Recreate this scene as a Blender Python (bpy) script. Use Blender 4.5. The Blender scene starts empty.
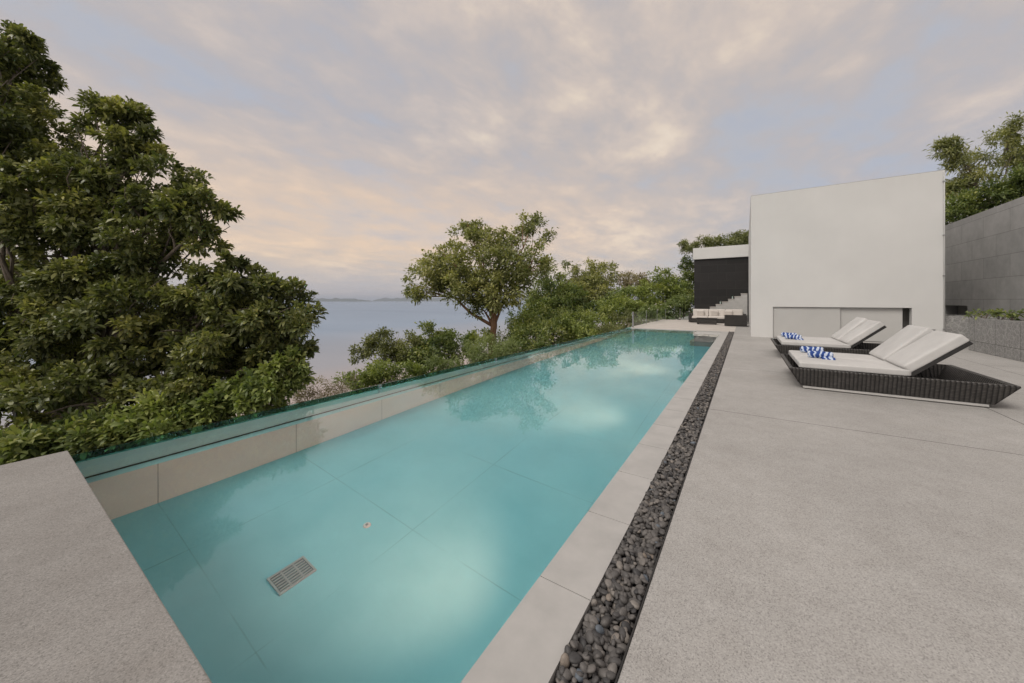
import bpy, bmesh, math, random
import numpy as np
from mathutils import Vector, Matrix, Euler, noise

random.seed(7)
RNG = np.random.default_rng(7)
SC = bpy.context.scene
COL = SC.collection
K = 1.4                        # camera height; most of the plan is measured in it
TH = math.radians(33.35)
CT, ST = math.cos(TH), math.sin(TH)
F = 354.0

# ------------------------------------------------------------------ camera
cam_d = bpy.data.cameras.new('camera')
cam = bpy.data.objects.new('camera', cam_d)
COL.objects.link(cam)
cam.location = (0, 0, K)
cam.rotation_euler = (math.radians(90), 0, TH)
cam_d.sensor_width = 36
cam_d.lens = F / 1024 * 36
cam_d.shift_y = -41.0 / 1024
cam_d.clip_start = 0.05
cam_d.clip_end = 120000
SC.camera = cam

# ------------------------------------------------------------------ light
SUN_EL, SUN_AZ = 48.0, 204.0           # azimuth clockwise from +Y
world = bpy.data.worlds.new('World')
SC.world = world
world.use_nodes = True
wt = world.node_tree
for n in list(wt.nodes):
    wt.nodes.remove(n)


class NT:
    """short hand for wiring a node tree"""
    def __init__(s, tree):
        s.t = tree

    def n(s, kind, **kw):
        nd = s.t.nodes.new(kind)
        for k, v in kw.items():
            if k == 'inp':
                for ik, iv in v.items():
                    sock = nd.inputs[ik]
                    if isinstance(iv, bpy.types.NodeSocket):
                        s.t.links.new(iv, sock)
                    else:
                        sock.default_value = iv
            else:
                setattr(nd, k, v)
        return nd

    def math(s, op, a, b=0.0, c=None, clamp=False):
        nd = s.t.nodes.new('ShaderNodeMath')
        nd.operation = op
        nd.use_clamp = clamp
        for i, v in enumerate((a, b, c)):
            if v is None:
                continue
            if isinstance(v, bpy.types.NodeSocket):
                s.t.links.new(v, nd.inputs[i])
            else:
                nd.inputs[i].default_value = v
        return nd.outputs[0]

    def ramp(s, fac, stops, interp='LINEAR'):
        nd = s.t.nodes.new('ShaderNodeValToRGB')
        nd.color_ramp.interpolation = interp
        cr = nd.color_ramp
        while len(cr.elements) > 1:
            cr.elements.remove(cr.elements[-1])
        cr.elements[0].position = stops[0][0]
        cr.elements[0].color = col4(stops[0][1])
        for p, c in stops[1:]:
            e = cr.elements.new(p)
            e.color = col4(c)
        s.t.links.new(fac, nd.inputs[0])
        return nd.outputs[0]

    def mix(s, fac, a, b, blend='MIX'):
        nd = s.t.nodes.new('ShaderNodeMix')
        nd.data_type = 'RGBA'
        nd.blend_type = blend
        for idx, v in ((0, fac), (6, a), (7, b)):
            if isinstance(v, bpy.types.NodeSocket):
                s.t.links.new(v, nd.inputs[idx])
            else:
                nd.inputs[idx].default_value = col4(v) if idx else v
        return nd.outputs[2]

    def noise(s, vec, scale, detail=4, rough=0.5, dist=0.0):
        nd = s.n('ShaderNodeTexNoise', inp={'Scale': scale, 'Detail': detail, 'Roughness': rough, 'Distortion': dist})
        if vec is not None:
            s.t.links.new(vec, nd.inputs['Vector'])
        return nd.outputs[0]

    def mapping(s, vec, scale=(1, 1, 1), loc=(0, 0, 0), rot=(0, 0, 0)):
        nd = s.n('ShaderNodeMapping', inp={'Vector': vec, 'Scale': scale, 'Location': loc, 'Rotation': rot})
        return nd.outputs[0]


def col4(c):
    if isinstance(c, (int, float)):
        return (c, c, c, 1)
    return tuple(c) + ((1,) if len(c) == 3 else ())


def srgb(r, g, b):
    def f(v):
        v /= 255
        return v / 12.92 if v <= 0.04045 else ((v + 0.055) / 1.055) ** 2.4
    return (f(r), f(g), f(b))


W = NT(wt)
tc = W.n('ShaderNodeTexCoord').outputs['Generated']
sky = W.n('ShaderNodeTexSky', sky_type='NISHITA', sun_disc=False)
sky.sun_elevation = math.radians(SUN_EL)
sky.sun_rotation = math.radians(SUN_AZ)
sep = W.n('ShaderNodeSeparateXYZ', inp={'Vector': tc})
X_, Y_, Z_ = sep.outputs
zc = W.math('MAXIMUM', Z_, 0.0)
den = W.math('ADD', zc, 0.16)
u = W.math('DIVIDE', X_, den)
v = W.math('DIVIDE', Y_, den)
uv = W.n('ShaderNodeCombineXYZ', inp={0: u, 1: v, 2: 0.0}).outputs[0]
m1 = W.mapping(uv, scale=(0.75, 0.55, 1), rot=(0, 0, math.radians(-38)), loc=(3.1, 1.7, 0))
n1 = W.noise(m1, 1.0, 8, 0.52, 0.1)
m2 = W.mapping(uv, scale=(2.6, 1.9, 1), rot=(0, 0, math.radians(-46)), loc=(7.3, 2.2, 0))
n2 = W.noise(m2, 1.3, 10, 0.62, 0.15)
m3 = W.mapping(uv, scale=(0.34, 0.28, 1), loc=(1.3, 9.2, 0))
n3 = W.noise(m3, 1.0, 3, 0.5, 0.0)
cl = W.math('ADD', W.math('MULTIPLY', n1, 0.54), W.math('MULTIPLY', n2, 0.46))
cloud = W.ramp(cl, [(0.34, srgb(170, 176, 190)), (0.41, srgb(177, 179, 187)), (0.455, srgb(181, 177, 179)), (0.50, srgb(189, 181, 178)),
                    (0.55, srgb(202, 190, 182)), (0.60, srgb(219, 205, 190)), (0.67, srgb(231, 218, 202))])
warm = W.ramp(n3, [(0.38, (0.96, 0.97, 1.0)), (0.62, (1.04, 1.0, 0.95))])
cloud = W.mix(1.0, cloud, warm, 'MULTIPLY')
# warm band low over the sea, lavender at the very horizon
band = W.ramp(Z_, [(0.0, 0.0), (0.05, 0.15), (0.13, 0.9), (0.24, 0.75), (0.40, 0.0)])
westv = W.math('MULTIPLY', X_, -0.85)
westv = W.math('ADD', westv, W.math('MULTIPLY', Y_, 0.52))
west = W.ramp(westv, [(0.55, 0.0), (0.98, 1.0)])
bf = W.math('MULTIPLY', W.math('MULTIPLY', band, west), W.math('MULTIPLY', n2, 1.5))
cloud = W.mix(W.math('MULTIPLY', bf, 0.8, clamp=True), cloud, srgb(240, 208, 175))
hz = W.ramp(Z_, [(0.0, 1.0), (0.03, 0.75), (0.10, 0.0)])
cloud = W.mix(W.math('MULTIPLY', hz, 0.85), cloud, srgb(190, 182, 184))
# the clear sky shows faintly through the thin cloud
cloud = W.mix(1.0, cloud, (0.99, 0.985, 0.97), 'MULTIPLY')
# unseen sky behind the camera, brightened to add light to the scene
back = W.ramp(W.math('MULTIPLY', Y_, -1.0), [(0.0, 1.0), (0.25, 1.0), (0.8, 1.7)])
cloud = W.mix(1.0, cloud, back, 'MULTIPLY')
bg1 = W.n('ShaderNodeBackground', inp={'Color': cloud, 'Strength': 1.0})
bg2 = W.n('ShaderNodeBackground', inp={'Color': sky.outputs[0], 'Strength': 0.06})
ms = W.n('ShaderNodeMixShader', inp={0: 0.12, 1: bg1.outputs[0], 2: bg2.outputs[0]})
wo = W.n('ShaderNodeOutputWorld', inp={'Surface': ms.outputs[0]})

sun_d = bpy.data.lights.new('sun', 'SUN')
sun_d.energy = 1.5
sun_d.angle = math.radians(30)
sun_d.color = (1.0, 0.945, 0.86)
sun = bpy.data.objects.new('sun', sun_d)
COL.objects.link(sun)
az, el = math.radians(SUN_AZ), math.radians(SUN_EL)
sdir = Vector((math.sin(az) * math.cos(el), math.cos(az) * math.cos(el), math.sin(el)))
sun.rotation_euler = sdir.to_track_quat('Z', 'Y').to_euler()
sun.location = (0, 0, 30)

SC.view_settings.view_transform = 'Standard'
SC.view_settings.look = 'None'
SC.view_settings.exposure = 0.27
SC.view_settings.gamma = 1.0
SC.view_settings.use_curve_mapping = False
SC.render.engine = 'CYCLES'
cy = SC.cycles
cy.use_denoising = True
cy.max_bounces = 10
cy.transmission_bounces = 8
cy.transparent_max_bounces = 12
cy.diffuse_bounces = 3
cy.glossy_bounces = 4
cy.volume_bounces = 0
cy.caustics_reflective = False
cy.caustics_refractive = True
cy.blur_glossy = 0.3
cy.sample_clamp_indirect = 8


LAMP_W = 165.0
# ------------------------------------------------------------------ helpers
def P(px, py, d):
    """world point seen at picture position px, py at depth d (metres)"""
    t = (px - 512) / F
    return Vector((d * (t * CT - ST), d * (CT + t * ST), K - (py - 300) / F * d))


def link(o, parent=None):
    COL.objects.link(o)
    if parent is not None:
        o.parent = parent
    return o


def empty(name, loc, label, cat, group=None, rz=0.0):
    o = bpy.data.objects.new(name, None)
    o.empty_display_size = 0.1
    o.location = loc
    o.rotation_euler = (0, 0, rz)
    COL.objects.link(o)
    return tag(o, label, cat, group)


def tag(o, label=None, cat=None, group=None, kind=None):
    if label:
        o['label'] = label
    if cat:
        o['category'] = cat
    if group:
        o['group'] = group
    if kind:
        o['kind'] = kind
    return o


def finish(name, bm, mat, parent=None, smooth=False, off=None):
    """bmesh in world coordinates (or in the parent's when off is None)"""
    me = bpy.data.meshes.new(name)
    if off is not None:
        bmesh.ops.translate(bm, verts=bm.verts, vec=-Vector(off))
    bmesh.ops.recalc_face_normals(bm, faces=bm.faces)
    bm.to_mesh(me)
    bm.free()
    if smooth:
        me.polygons.foreach_set('use_smooth', [True] * len(me.polygons))
    me.materials.append(mat)
    o = bpy.data.objects.new(name, me)
    return link(o, parent)


def npmesh(name, verts, faces, mat, parent=None, tint=None, smooth=False):
    """verts (n,3); faces list of (m,k) int arrays with the same k each"""
    me = bpy.data.meshes.new(name)
    me.vertices.add(len(verts))
    me.vertices.foreach_set('co', np.asarray(verts, dtype=np.float32).ravel())
    tot = sum(f.size for f in faces)
    cnt = sum(len(f) for f in faces)
    me.loops.add(tot)
    me.loops.foreach_set('vertex_index', np.concatenate([f.ravel() for f in faces]).astype(np.int32))
    me.polygons.add(cnt)
    sizes = np.concatenate([np.full(len(f), f.shape[1]) for f in faces])
    starts = np.concatenate([[0], np.cumsum(sizes)[:-1]])
    me.polygons.foreach_set('loop_start', starts.astype(np.int32))
    me.update(calc_edges=True)
    if smooth:
        me.polygons.foreach_set('use_smooth', np.ones(cnt, dtype=bool))
    if tint is not None:
        a = me.attributes.new('tint', 'FLOAT', 'POINT')
        a.data.foreach_set('value', np.asarray(tint, dtype=np.float32))
    me.materials.append(mat)
    me.validate()
    o = bpy.data.objects.new(name, me)
    return link(o, parent)


def box(bm, x0, x1, y0, y1, z0, z1, bev=0.0, seg=2):
    g = bmesh.ops.create_cube(bm, size=1)
    vs = g['verts']
    for v_ in vs:
        v_.co = Vector((x0 if v_.co.x < 0 else x1, y0 if v_.co.y < 0 else y1, z0 if v_.co.z < 0 else z1))
    if bev > 0:
        es = list({e for v_ in vs for e in v_.link_edges})
        bmesh.ops.bevel(bm, geom=es, offset=bev, segments=seg, affect='EDGES', profile=0.5)


def tube(bm, pts, radii, seg=8, cap=True):
    rings = []
    n = len(pts)
    up = Vector((0.13, 0.21, 1)).normalized()
    for i, p in enumerate(pts):
        a = pts[max(i - 1, 0)]
        b = pts[min(i + 1, n - 1)]
        t = (Vector(b) - Vector(a)).normalized()
        s = t.cross(up)
        if s.length < 1e-3:
            s = t.cross(Vector((1, 0, 0)))
        s.normalize()
        w = s.cross(t)
        rings.append([bm.verts.new(Vector(p) + radii[i] * (math.cos(q) * s + math.sin(q) * w))
                      for q in [2 * math.pi * k / seg for k in range(seg)]])
    for i in range(n - 1):
        for k in range(seg):
            bm.faces.new((rings[i][k], rings[i][(k + 1) % seg], rings[i + 1][(k + 1) % seg], rings[i + 1][k]))
    if cap:
        bm.faces.new(rings[0][::-1])
        bm.faces.new(rings[-1])


def cushion(bm, cx, cy_, cz, hx, hy, hz_, r=0.03, puff=0.012, cuts=14, mat=None, wob=0.004, seed=0):
    """soft rounded box; mat: optional Matrix applied round the centre"""
    n0 = len(bm.verts)
    g = bmesh.ops.create_cube(bm, size=2)
    es = list({e for v_ in g['verts'] for e in v_.link_edges})
    bmesh.ops.subdivide_edges(bm, edges=es, cuts=cuts, use_grid_fill=True)
    vs = list(bm.verts)[n0:]
    h = (hx, hy, hz_)
    for v_ in vs:
        p = [math.copysign(abs(c) ** 0.6, c) if abs(c) > 1e-6 else 0.0 for c in v_.co]
        q = Vector([p[i] * h[i] for i in range(3)])
        inn = Vector([max(-(h[i] - r), min(h[i] - r, q[i])) for i in range(3)])
        dl = q - inn
        if dl.length > 1e-6:
            q = inn + dl.normalized() * r
        q.z += math.copysign(1, p[2]) * puff * (1 - p[0] ** 4) * (1 - p[1] ** 4) if abs(p[2]) > 0.9 else 0
        nz = noise.noise_vector(Vector((q.x * 6 + seed, q.y * 6, q.z * 6)))
        q += nz * wob
        if mat is not None:
            q = mat @ q
        v_.co = q + Vector((cx, cy_, cz))


# ------------------------------------------------------------------ materials
def newmat(name):
    m = bpy.data.materials.new(name)
    m.use_nodes = True
    t = m.node_tree
    for n in list(t.nodes):
        t.nodes.remove(n)
    T = NT(t)
    out = T.n('ShaderNodeOutputMaterial')
    return m, T, out


def principled(T, out, base, rough=0.6, normal=None, spec=0.5, metal=0.0, **inp):
    d = {'Base Color': base if isinstance(base, bpy.types.NodeSocket) else col4(base), 'Roughness': rough,
         'Specular IOR Level': spec, 'Metallic': metal}
    if normal is not None:
        d['Normal'] = normal
    d.update(inp)
    b = T.n('ShaderNodeBsdfPrincipled', inp=d)
    T.t.links.new(b.outputs[0], out.inputs['Surface'])
    return b


def geo_pos(T):
    return T.n('ShaderNodeNewGeometry').outputs['Position']


def obj_co(T):
    return T.n('ShaderNodeTexCoord').outputs['Object']


def bump(T, height, strength=0.3, dist=0.01):
    return T.n('ShaderNodeBump', inp={'Height': height, 'Strength': strength, 'Distance': dist}).outputs[0]


def mottled(name, c1, c2, scale=3.0, rough=0.7, bscale=60, bstr=0.2, bdist=0.003, spec=0.4, metal=0.0, detail=6):
    m, T, out = newmat(name)
    p = geo_pos(T)
    n = T.noise(p, scale, detail, 0.6)
    c = T.ramp(n, [(0.3, c1), (0.7, c2)])
    b = T.noise(p, bscale, 4, 0.6)
    principled(T, out, c, rough, bump(T, b, bstr, bdist), spec, metal)
    return m


def mat_aggregate(name, base, joints=None):
    """exposed aggregate concrete: fine stone speckle over broad weathering"""
    m, T, out = newmat(name)
    p = geo_pos(T)
    vor = T.n('ShaderNodeTexVoronoi', feature='F1', inp={'Vector': p, 'Scale': 210.0})
    bw = T.n('ShaderNodeRGBToBW', inp={0: vor.outputs['Color']}).outputs[0]
    big = T.noise(p, 0.55, 5, 0.6)
    mid = T.noise(p, 5.0, 6, 0.65)
    c = T.ramp(bw, [(0.12, [x * 0.66 for x in base]), (0.35, [x * 0.93 for x in base]), (0.6, base), (0.9, [min(1, x * 1.20) for x in base])])
    c2 = T.ramp(big, [(0.3, (0.87, 0.86, 0.85)), (0.7, (1.08, 1.07, 1.06))])
    c = T.mix(1.0, c, c2, 'MULTIPLY')
    c3 = T.ramp(mid, [(0.3, (0.93, 0.92, 0.91)), (0.7, (1.06, 1.06, 1.06))])
    c = T.mix(1.0, c, c3, 'MULTIPLY')
    # faint rusty water stains
    st = T.noise(T.mapping(p, scale=(0.5, 1.1, 1)), 0.9, 7, 0.7, 0.6)
    sf = T.ramp(st, [(0.60, 0.0), (0.78, 0.45)])
    c = T.mix(sf, c, [base[0] * 0.88, base[1] * 0.78, base[2] * 0.68])
    if joints:
        sp = T.n('ShaderNodeSeparateXYZ', inp={0: p}).outputs
        for axis, pos in joints:
            dd = T.math('ABSOLUTE', T.math('SUBTRACT', sp[axis], pos))
            jf = T.math('LESS_THAN', dd, 0.007)
            c = T.mix(T.math('MULTIPLY', jf, 0.75), c, (0.06, 0.055, 0.05))
    bf = T.noise(p, 170.0, 3, 0.6)
    principled(T, out, c, 0.78, bump(T, bf, 0.35, 0.003), 0.35)
    return m


M = {}
M['deck'] = mat_aggregate('deck_aggregate', (0.405, 0.400, 0.390), [(1, 3.73 * K), (1, 6.16 * K), (1, 8.6 * K), (1, 11.0 * K), (0, 1.88 * K), (0, 3.1 * K)])
M['block'] = mat_aggregate('block_aggregate', (0.285, 0.278, 0.268))
M['coping'] = mottled('coping_stone', (0.385, 0.38, 0.368), (0.475, 0.465, 0.45), 4.0, 0.6, 220, 0.12, 0.002)
M['terrace'] = mottled('terrace_stone', (0.50, 0.46, 0.42), (0.60, 0.56, 0.52), 1.5, 0.7, 120, 0.15, 0.002)
M['concrete'] = mottled('concrete', (0.26, 0.25, 0.24), (0.36, 0.35, 0.33), 1.2, 0.85, 40, 0.3, 0.006)
M['whitewall'] = None
M['black_metal'] = mottled('black_metal', (0.02, 0.02, 0.02), (0.035, 0.033, 0.032), 9, 0.45, 90, 0.1, 0.001)
M['steel'] = mottled('dull_steel', (0.32, 0.33, 0.33), (0.42, 0.42, 0.42), 20, 0.4, 120, 0.05, 0.001, metal=0.8)
M['plastic'] = mottled('white_plastic', (0.62, 0.63, 0.62), (0.7, 0.7, 0.69), 6, 0.45, 60, 0.05, 0.001)
M['sump'] = mottled('shaded_sump', (0.08, 0.18, 0.20), (0.11, 0.23, 0.25), 8, 0.8, 60, 0.05, 0.001)
M['grate'] = mottled('grate_plastic', (0.34, 0.42, 0.42), (0.42, 0.50, 0.50), 8, 0.5, 60, 0.05, 0.001)
M['fabric'] = mottled('canvas_cushion', (0.50, 0.495, 0.485), (0.59, 0.583, 0.57), 2.6, 0.95, 420, 0.35, 0.0015, spec=0.15)
M['fabric_warm'] = mottled('sofa_cushion', (0.58, 0.54, 0.50), (0.68, 0.64, 0.60), 3, 0.95, 300, 0.3, 0.002, spec=0.15)
M['plinth'] = mottled('pale_plinth', (0.42, 0.415, 0.40), (0.52, 0.51, 0.495), 4, 0.7, 100, 0.1, 0.001)

# white render with faint panel seams and dirt runs
m, T, out = newmat('white_render')
p = geo_pos(T)
n = T.noise(p, 0.6, 5, 0.6)
c = T.ramp(n, [(0.3, (0.60, 0.60, 0.59)), (0.7, (0.65, 0.648, 0.635))])
run = T.noise(T.mapping(p, scale=(2.2, 2.2, 0.12)), 2.5, 6, 0.7)
sz = T.n('ShaderNodeSeparateXYZ', inp={0: p}).outputs[2]
nearfoot = T.ramp(T.math('DIVIDE', sz, 6.0), [(0.0, 1.0), (0.10, 0.25), (0.80, 0.1), (1.0, 0.9)])
rf = T.math('MULTIPLY', T.ramp(run, [(0.48, 0.0), (0.85, 0.22)]), nearfoot)
c = T.mix(rf, c, (0.42, 0.38, 0.33))
principled(T, out, c, 0.85, bump(T, T.noise(p, 45, 5, 0.6), 0.25, 0.004), 0.3)
M['whitewall'] = m

# lighter sliding panels
M['panel'] = mottled('painted_panel', (0.44, 0.44, 0.43), (0.50, 0.495, 0.48), 0.8, 0.6, 60, 0.05, 0.002)


def mat_tiles(name, c1, c2, cm, w, h, mort, axis='yz', rough=0.5, bstr=0.15, off=0.5, extra=None):
    m, T, out = newmat(name)
    p = geo_pos(T)
    s = T.n('ShaderNodeSeparateXYZ', inp={0: p}).outputs
    ax = {'x': s[0], 'y': s[1], 'z': s[2]}
    vec = T.n('ShaderNodeCombineXYZ', inp={0: ax[axis[0]], 1: ax[axis[1]], 2: 0.0}).outputs[0]
    br = T.n('ShaderNodeTexBrick', offset=off, inp={'Vector': vec, 'Color1': col4(c1), 'Color2': col4(c2), 'Mortar': col4(cm), 'Scale': 1.0,
             'Mortar Size': mort, 'Mortar Smooth': 0.1, 'Bias': 0.0, 'Brick Width': w, 'Row Height': h})
    nn = T.noise(p, 2.2, 7, 0.65)
    c = T.mix(1.0, br.outputs['Color'], T.ramp(nn, [(0.3, (0.84, 0.84, 0.84)), (0.7, (1.12, 1.12, 1.12))]), 'MULTIPLY')
    if extra:
        c = extra(T, p, c)
    hgt = T.math('ADD', T.math('MULTIPLY', br.outputs['Fac'], -1.0), T.math('MULTIPLY', T.noise(p, 50, 4, 0.6), 0.3))
    principled(T, out, c, rough, bump(T, hgt, bstr, 0.006), 0.4)
    return m


M['greywall'] = mat_tiles('grey_stone_tiles', (0.39, 0.39, 0.385), (0.44, 0.438, 0.43), (0.25, 0.247, 0.24), 1.5, 0.72, 0.008, 'yz', 0.75)
M['blackclad'] = mat_tiles('black_stone_cladding', (0.007, 0.0065, 0.006), (0.015, 0.0135, 0.013), (0.024, 0.022, 0.02), 1.05, 0.55, 0.012, 'xz', 0.5)

# carved stone of the planters: pale veins in a grey body, with block joints
m, T, out = newmat('etched_stone')
p = geo_pos(T)
s = T.n('ShaderNodeSeparateXYZ', inp={0: p}).outputs
vec = T.n('ShaderNodeCombineXYZ', inp={0: T.math('ADD', s[0], s[1]), 1: s[2], 2: 0.0}).outputs[0]
v1 = T.n('ShaderNodeTexVoronoi', feature='DISTANCE_TO_EDGE', inp={'Vector': vec, 'Scale': 9.0, 'Randomness': 1.0}).outputs[0]
v2 = T.n('ShaderNodeTexVoronoi', feature='DISTANCE_TO_EDGE', inp={'Vector': T.mapping(vec, loc=(3.3, 1.2, 0), rot=(0, 0, 0.6)), 'Scale': 16.0}).outputs[0]
vein = T.math('MAXIMUM', T.ramp(v1, [(0.0, 1.0), (0.07, 0.0)]), T.math('MULTIPLY', T.ramp(v2, [(0.0, 1.0), (0.06, 0.0)]), 0.6))
body = T.ramp(T.noise(p, 7, 5, 0.6), [(0.3, (0.20, 0.198, 0.193)), (0.7, (0.29, 0.286, 0.28))])
c = T.mix(T.math('MULTIPLY', vein, 0.6), body, (0.50, 0.495, 0.48))
br = T.n('ShaderNodeTexBrick', offset=0.0, inp={'Vector': T.mapping(vec, loc=(0.1, 0.58, 0)), 'Scale': 1.0, 'Mortar Size': 0.006, 'Brick Width': 0.98, 'Row Height': 0.86,
         'Color1': (1, 1, 1, 1), 'Color2': (1, 1, 1, 1), 'Mortar': (0.3, 0.3, 0.3, 1)})
c = T.mix(1.0, c, br.outputs['Color'], 'MULTIPLY')
principled(T, out, c, 0.7, bump(T, vein, 0.5, 0.006), 0.4)
M['etched'] = m

# dark open-weave wicker
m, T, out = newmat('dark_wicker')
p = obj_co(T)
s = T.n('ShaderNodeSeparateXYZ', inp={0: p}).outputs
nrm_ = T.n('ShaderNodeSeparateXYZ', inp={0: T.n('ShaderNodeTexCoord').outputs['Normal']}).outputs
side = T.math('GREATER_THAN', T.math('ABSOLUTE', nrm_[0]), T.math('ABSOLUTE', nrm_[1]))
flat = T.math('GREATER_THAN', nrm_[2], 0.8)
uu = T.math('ADD', T.math('MULTIPLY', side, s[1]), T.math('MULTIPLY', T.math('SUBTRACT', 1.0, side), s[0]))
ww = T.math('ADD', T.math('MULTIPLY', flat, s[1]), T.math('MULTIPLY', T.math('SUBTRACT', 1.0, flat), s[2]))
vec = T.n('ShaderNodeCombineXYZ', inp={0: uu, 1: ww, 2: 0.0}).outputs[0]
br = T.n('ShaderNodeTexBrick', offset=0.0, inp={'Vector': vec, 'Scale': 1.0, 'Mortar Size': 0.0045, 'Mortar Smooth': 0.9, 'Brick Width': 0.045, 'Row Height': 0.021,
         'Color1': (0.036, 0.033, 0.031, 1), 'Color2': (0.062, 0.056, 0.052, 1), 'Mortar': (0.006, 0.006, 0.006, 1)})
wv = T.n('ShaderNodeTexWave', wave_type='BANDS', bands_direction='X', inp={'Vector': vec, 'Scale': 6.98, 'Distortion': 0.0}).outputs[0]
hgt = T.math('ADD', T.math('MULTIPLY', br.outputs['Fac'], -1.0), T.math('MULTIPLY', wv, 0.9))
sc = T.noise(p, 3.0, 6, 0.7)
c = T.mix(T.ramp(sc, [(0.55, 0.0), (0.75, 0.30)]), br.outputs['Color'], (0.16, 0.15, 0.14))
c = T.mix(1.0, c, T.ramp(wv, [(0.0, (0.5, 0.5, 0.5)), (0.6, (1.25, 1.25, 1.25))]), 'MULTIPLY')
principled(T, out, c, 0.42, bump(T, hgt, 0.9, 0.006), 0.5)
M['wicker'] = m

# blue and white woven towel
m, T, out = newmat('striped_towel')
p = obj_co(T)
s = T.n('ShaderNodeSeparateXYZ', inp={0: p}).outputs
w1 = T.n('ShaderNodeTexWave', wave_type='BANDS', bands_direction='X', inp={'Vector': p, 'Scale': 4.4, 'Distortion': 5.0, 'Detail Scale': 3.0}).outputs[0]
c = T.ramp(w1, [(0.28, srgb(198, 208, 224)), (0.44, srgb(96, 122, 176)), (0.78, srgb(52, 76, 138))], 'LINEAR')
principled(T, out, c, 0.95, bump(T, T.noise(p, 260, 3, 0.6), 0.6, 0.004), 0.1)
M['towel'] = m

# basin: floor teal mosaic-smooth slabs, side walls pale beige slabs
def joints_extra(name, c1, c2, jx=None, jy=None, jw=0.006, scale=1.5, jcol=(0.03, 0.06, 0.06), jr=((0.46, 0.02), (0.66, 0.34))):
    m, T, out = newmat(name)
    p = geo_pos(T)
    c = T.ramp(T.noise(p, scale, 6, 0.6), [(0.3, c1), (0.7, c2)])
    s = T.n('ShaderNodeSeparateXYZ', inp={0: p}).outputs
    for ax, (per, off) in ((0, jx), (1, jy)) if jx else ((1, jy),):
        q = T.math('DIVIDE', T.math('SUBTRACT', s[ax], off), per)
        fr = T.math('ABSOLUTE', T.math('SUBTRACT', T.math('FRACT', q), 0.5))
        jf = T.math('GREATER_THAN', fr, 0.5 - jw / per)
        br_ = T.ramp(T.noise(p, 1.1, 3, 0.6), list(jr))
        c = T.mix(T.math('MULTIPLY', jf, br_), c, jcol)
    principled(T, out, c, 0.6, None, 0.3)
    return m


M['poolfloor'] = joints_extra('pool_floor', (0.24, 0.585, 0.645), (0.29, 0.655, 0.715), (1.26, -3.38 * K + 0.9), (0.9 * K, 0.697 * K), 0.0045)
M['poolwall'] = joints_extra('pool_side', (0.70, 0.73, 0.69), (0.79, 0.81, 0.77), None, (0.9 * K, 0.697 * K), 0.005, 0.8, (0.16, 0.22, 0.22), ((0.2, 0.4), (0.7, 0.65)))
M['poolteal'] = mottled('pool_upstand', (0.42, 0.72, 0.73), (0.48, 0.78, 0.79), 1.2, 0.4, 50, 0.02, 0.001)
M['joint'] = mottled('dark_sealant', (0.008, 0.012, 0.013), (0.015, 0.02, 0.022), 10, 0.6, 50, 0.1, 0.001)

# pool water
m, T, out = newmat('pool_water')
p = geo_pos(T)
rip = T.noise(T.mapping(p, scale=(1, 0.7, 1)), 1.6, 3, 0.5)
nb = bump(T, rip, 0.06, 0.02)
g = T.n('ShaderNodeBsdfGlass', inp={'Color': (0.97, 0.99, 0.99, 1), 'Roughness': 0.0, 'IOR': 1.333, 'Normal': nb})
T.t.links.new(g.outputs[0], out.inputs['Surface'])
va = T.n('ShaderNodeVolumeAbsorption', inp={'Color': (0.45, 0.86, 0.88, 1), 'Density': 0.10})
T.t.links.new(va.outputs[0], out.inputs['Volume'])
M['water'] = m

# green balustrade glass
m, T, out = newmat('green_glass')
g = T.n('ShaderNodeBsdfGlass', inp={'Color': (0.66, 0.86, 0.80, 1), 'Roughness': 0.0, 'IOR': 1.5})
tr = T.n('ShaderNodeBsdfTransparent', inp={'Color': (0.45, 0.72, 0.68, 1)})
gl = T.n('ShaderNodeBsdfGlossy', inp={'Color': (1, 1, 1, 1), 'Roughness': 0.02})
fr = T.math('MULTIPLY', T.n('ShaderNodeFresnel', inp={'IOR': 1.5}).outputs[0], T.math('SUBTRACT', 1.0, T.n('ShaderNodeNewGeometry').outputs['Backfacing']))
mx = T.n('ShaderNodeMixShader', inp={0: fr, 1: tr.outputs[0], 2: gl.outputs[0]})
T.t.links.new(mx.outputs[0], out.inputs['Surface'])
M['glass'] = m
m, T, out = newmat('clear_glass')
tr = T.n('ShaderNodeBsdfTransparent', inp={'Color': (0.82, 0.90, 0.88, 1)})
gl = T.n('ShaderNodeBsdfGlossy', inp={'Color': (1, 1, 1, 1), 'Roughness': 0.03})
fr = T.math('MULTIPLY', T.n('ShaderNodeFresnel', inp={'IOR': 1.5}).outputs[0], T.math('SUBTRACT', 1.0, T.n('ShaderNodeNewGeometry').outputs['Backfacing']))
mx = T.n('ShaderNodeMixShader', inp={0: fr, 1: tr.outputs[0], 2: gl.outputs[0]})
T.t.links.new(mx.outputs[0], out.inputs['Surface'])
M['clearglass'] = m
m, T, out = newmat('fence_glass')
tr = T.n('ShaderNodeBsdfTransparent', inp={'Color': (0.93, 0.96, 0.955, 1)})
gl = T.n('ShaderNodeBsdfGlossy', inp={'Color': (1, 1, 1, 1), 'Roughness': 0.12})
fr = T.math('MULTIPLY', T.n('ShaderNodeFresnel', inp={'IOR': 1.15}).outputs[0], T.math('SUBTRACT', 1.0, T.n('ShaderNodeNewGeometry').outputs['Backfacing']))
mx = T.n('ShaderNodeMixShader', inp={0: fr, 1: tr.outputs[0], 2: gl.outputs[0]})
T.t.links.new(mx.outputs[0], out.inputs['Surface'])
M['fenceglass'] = m

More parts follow.
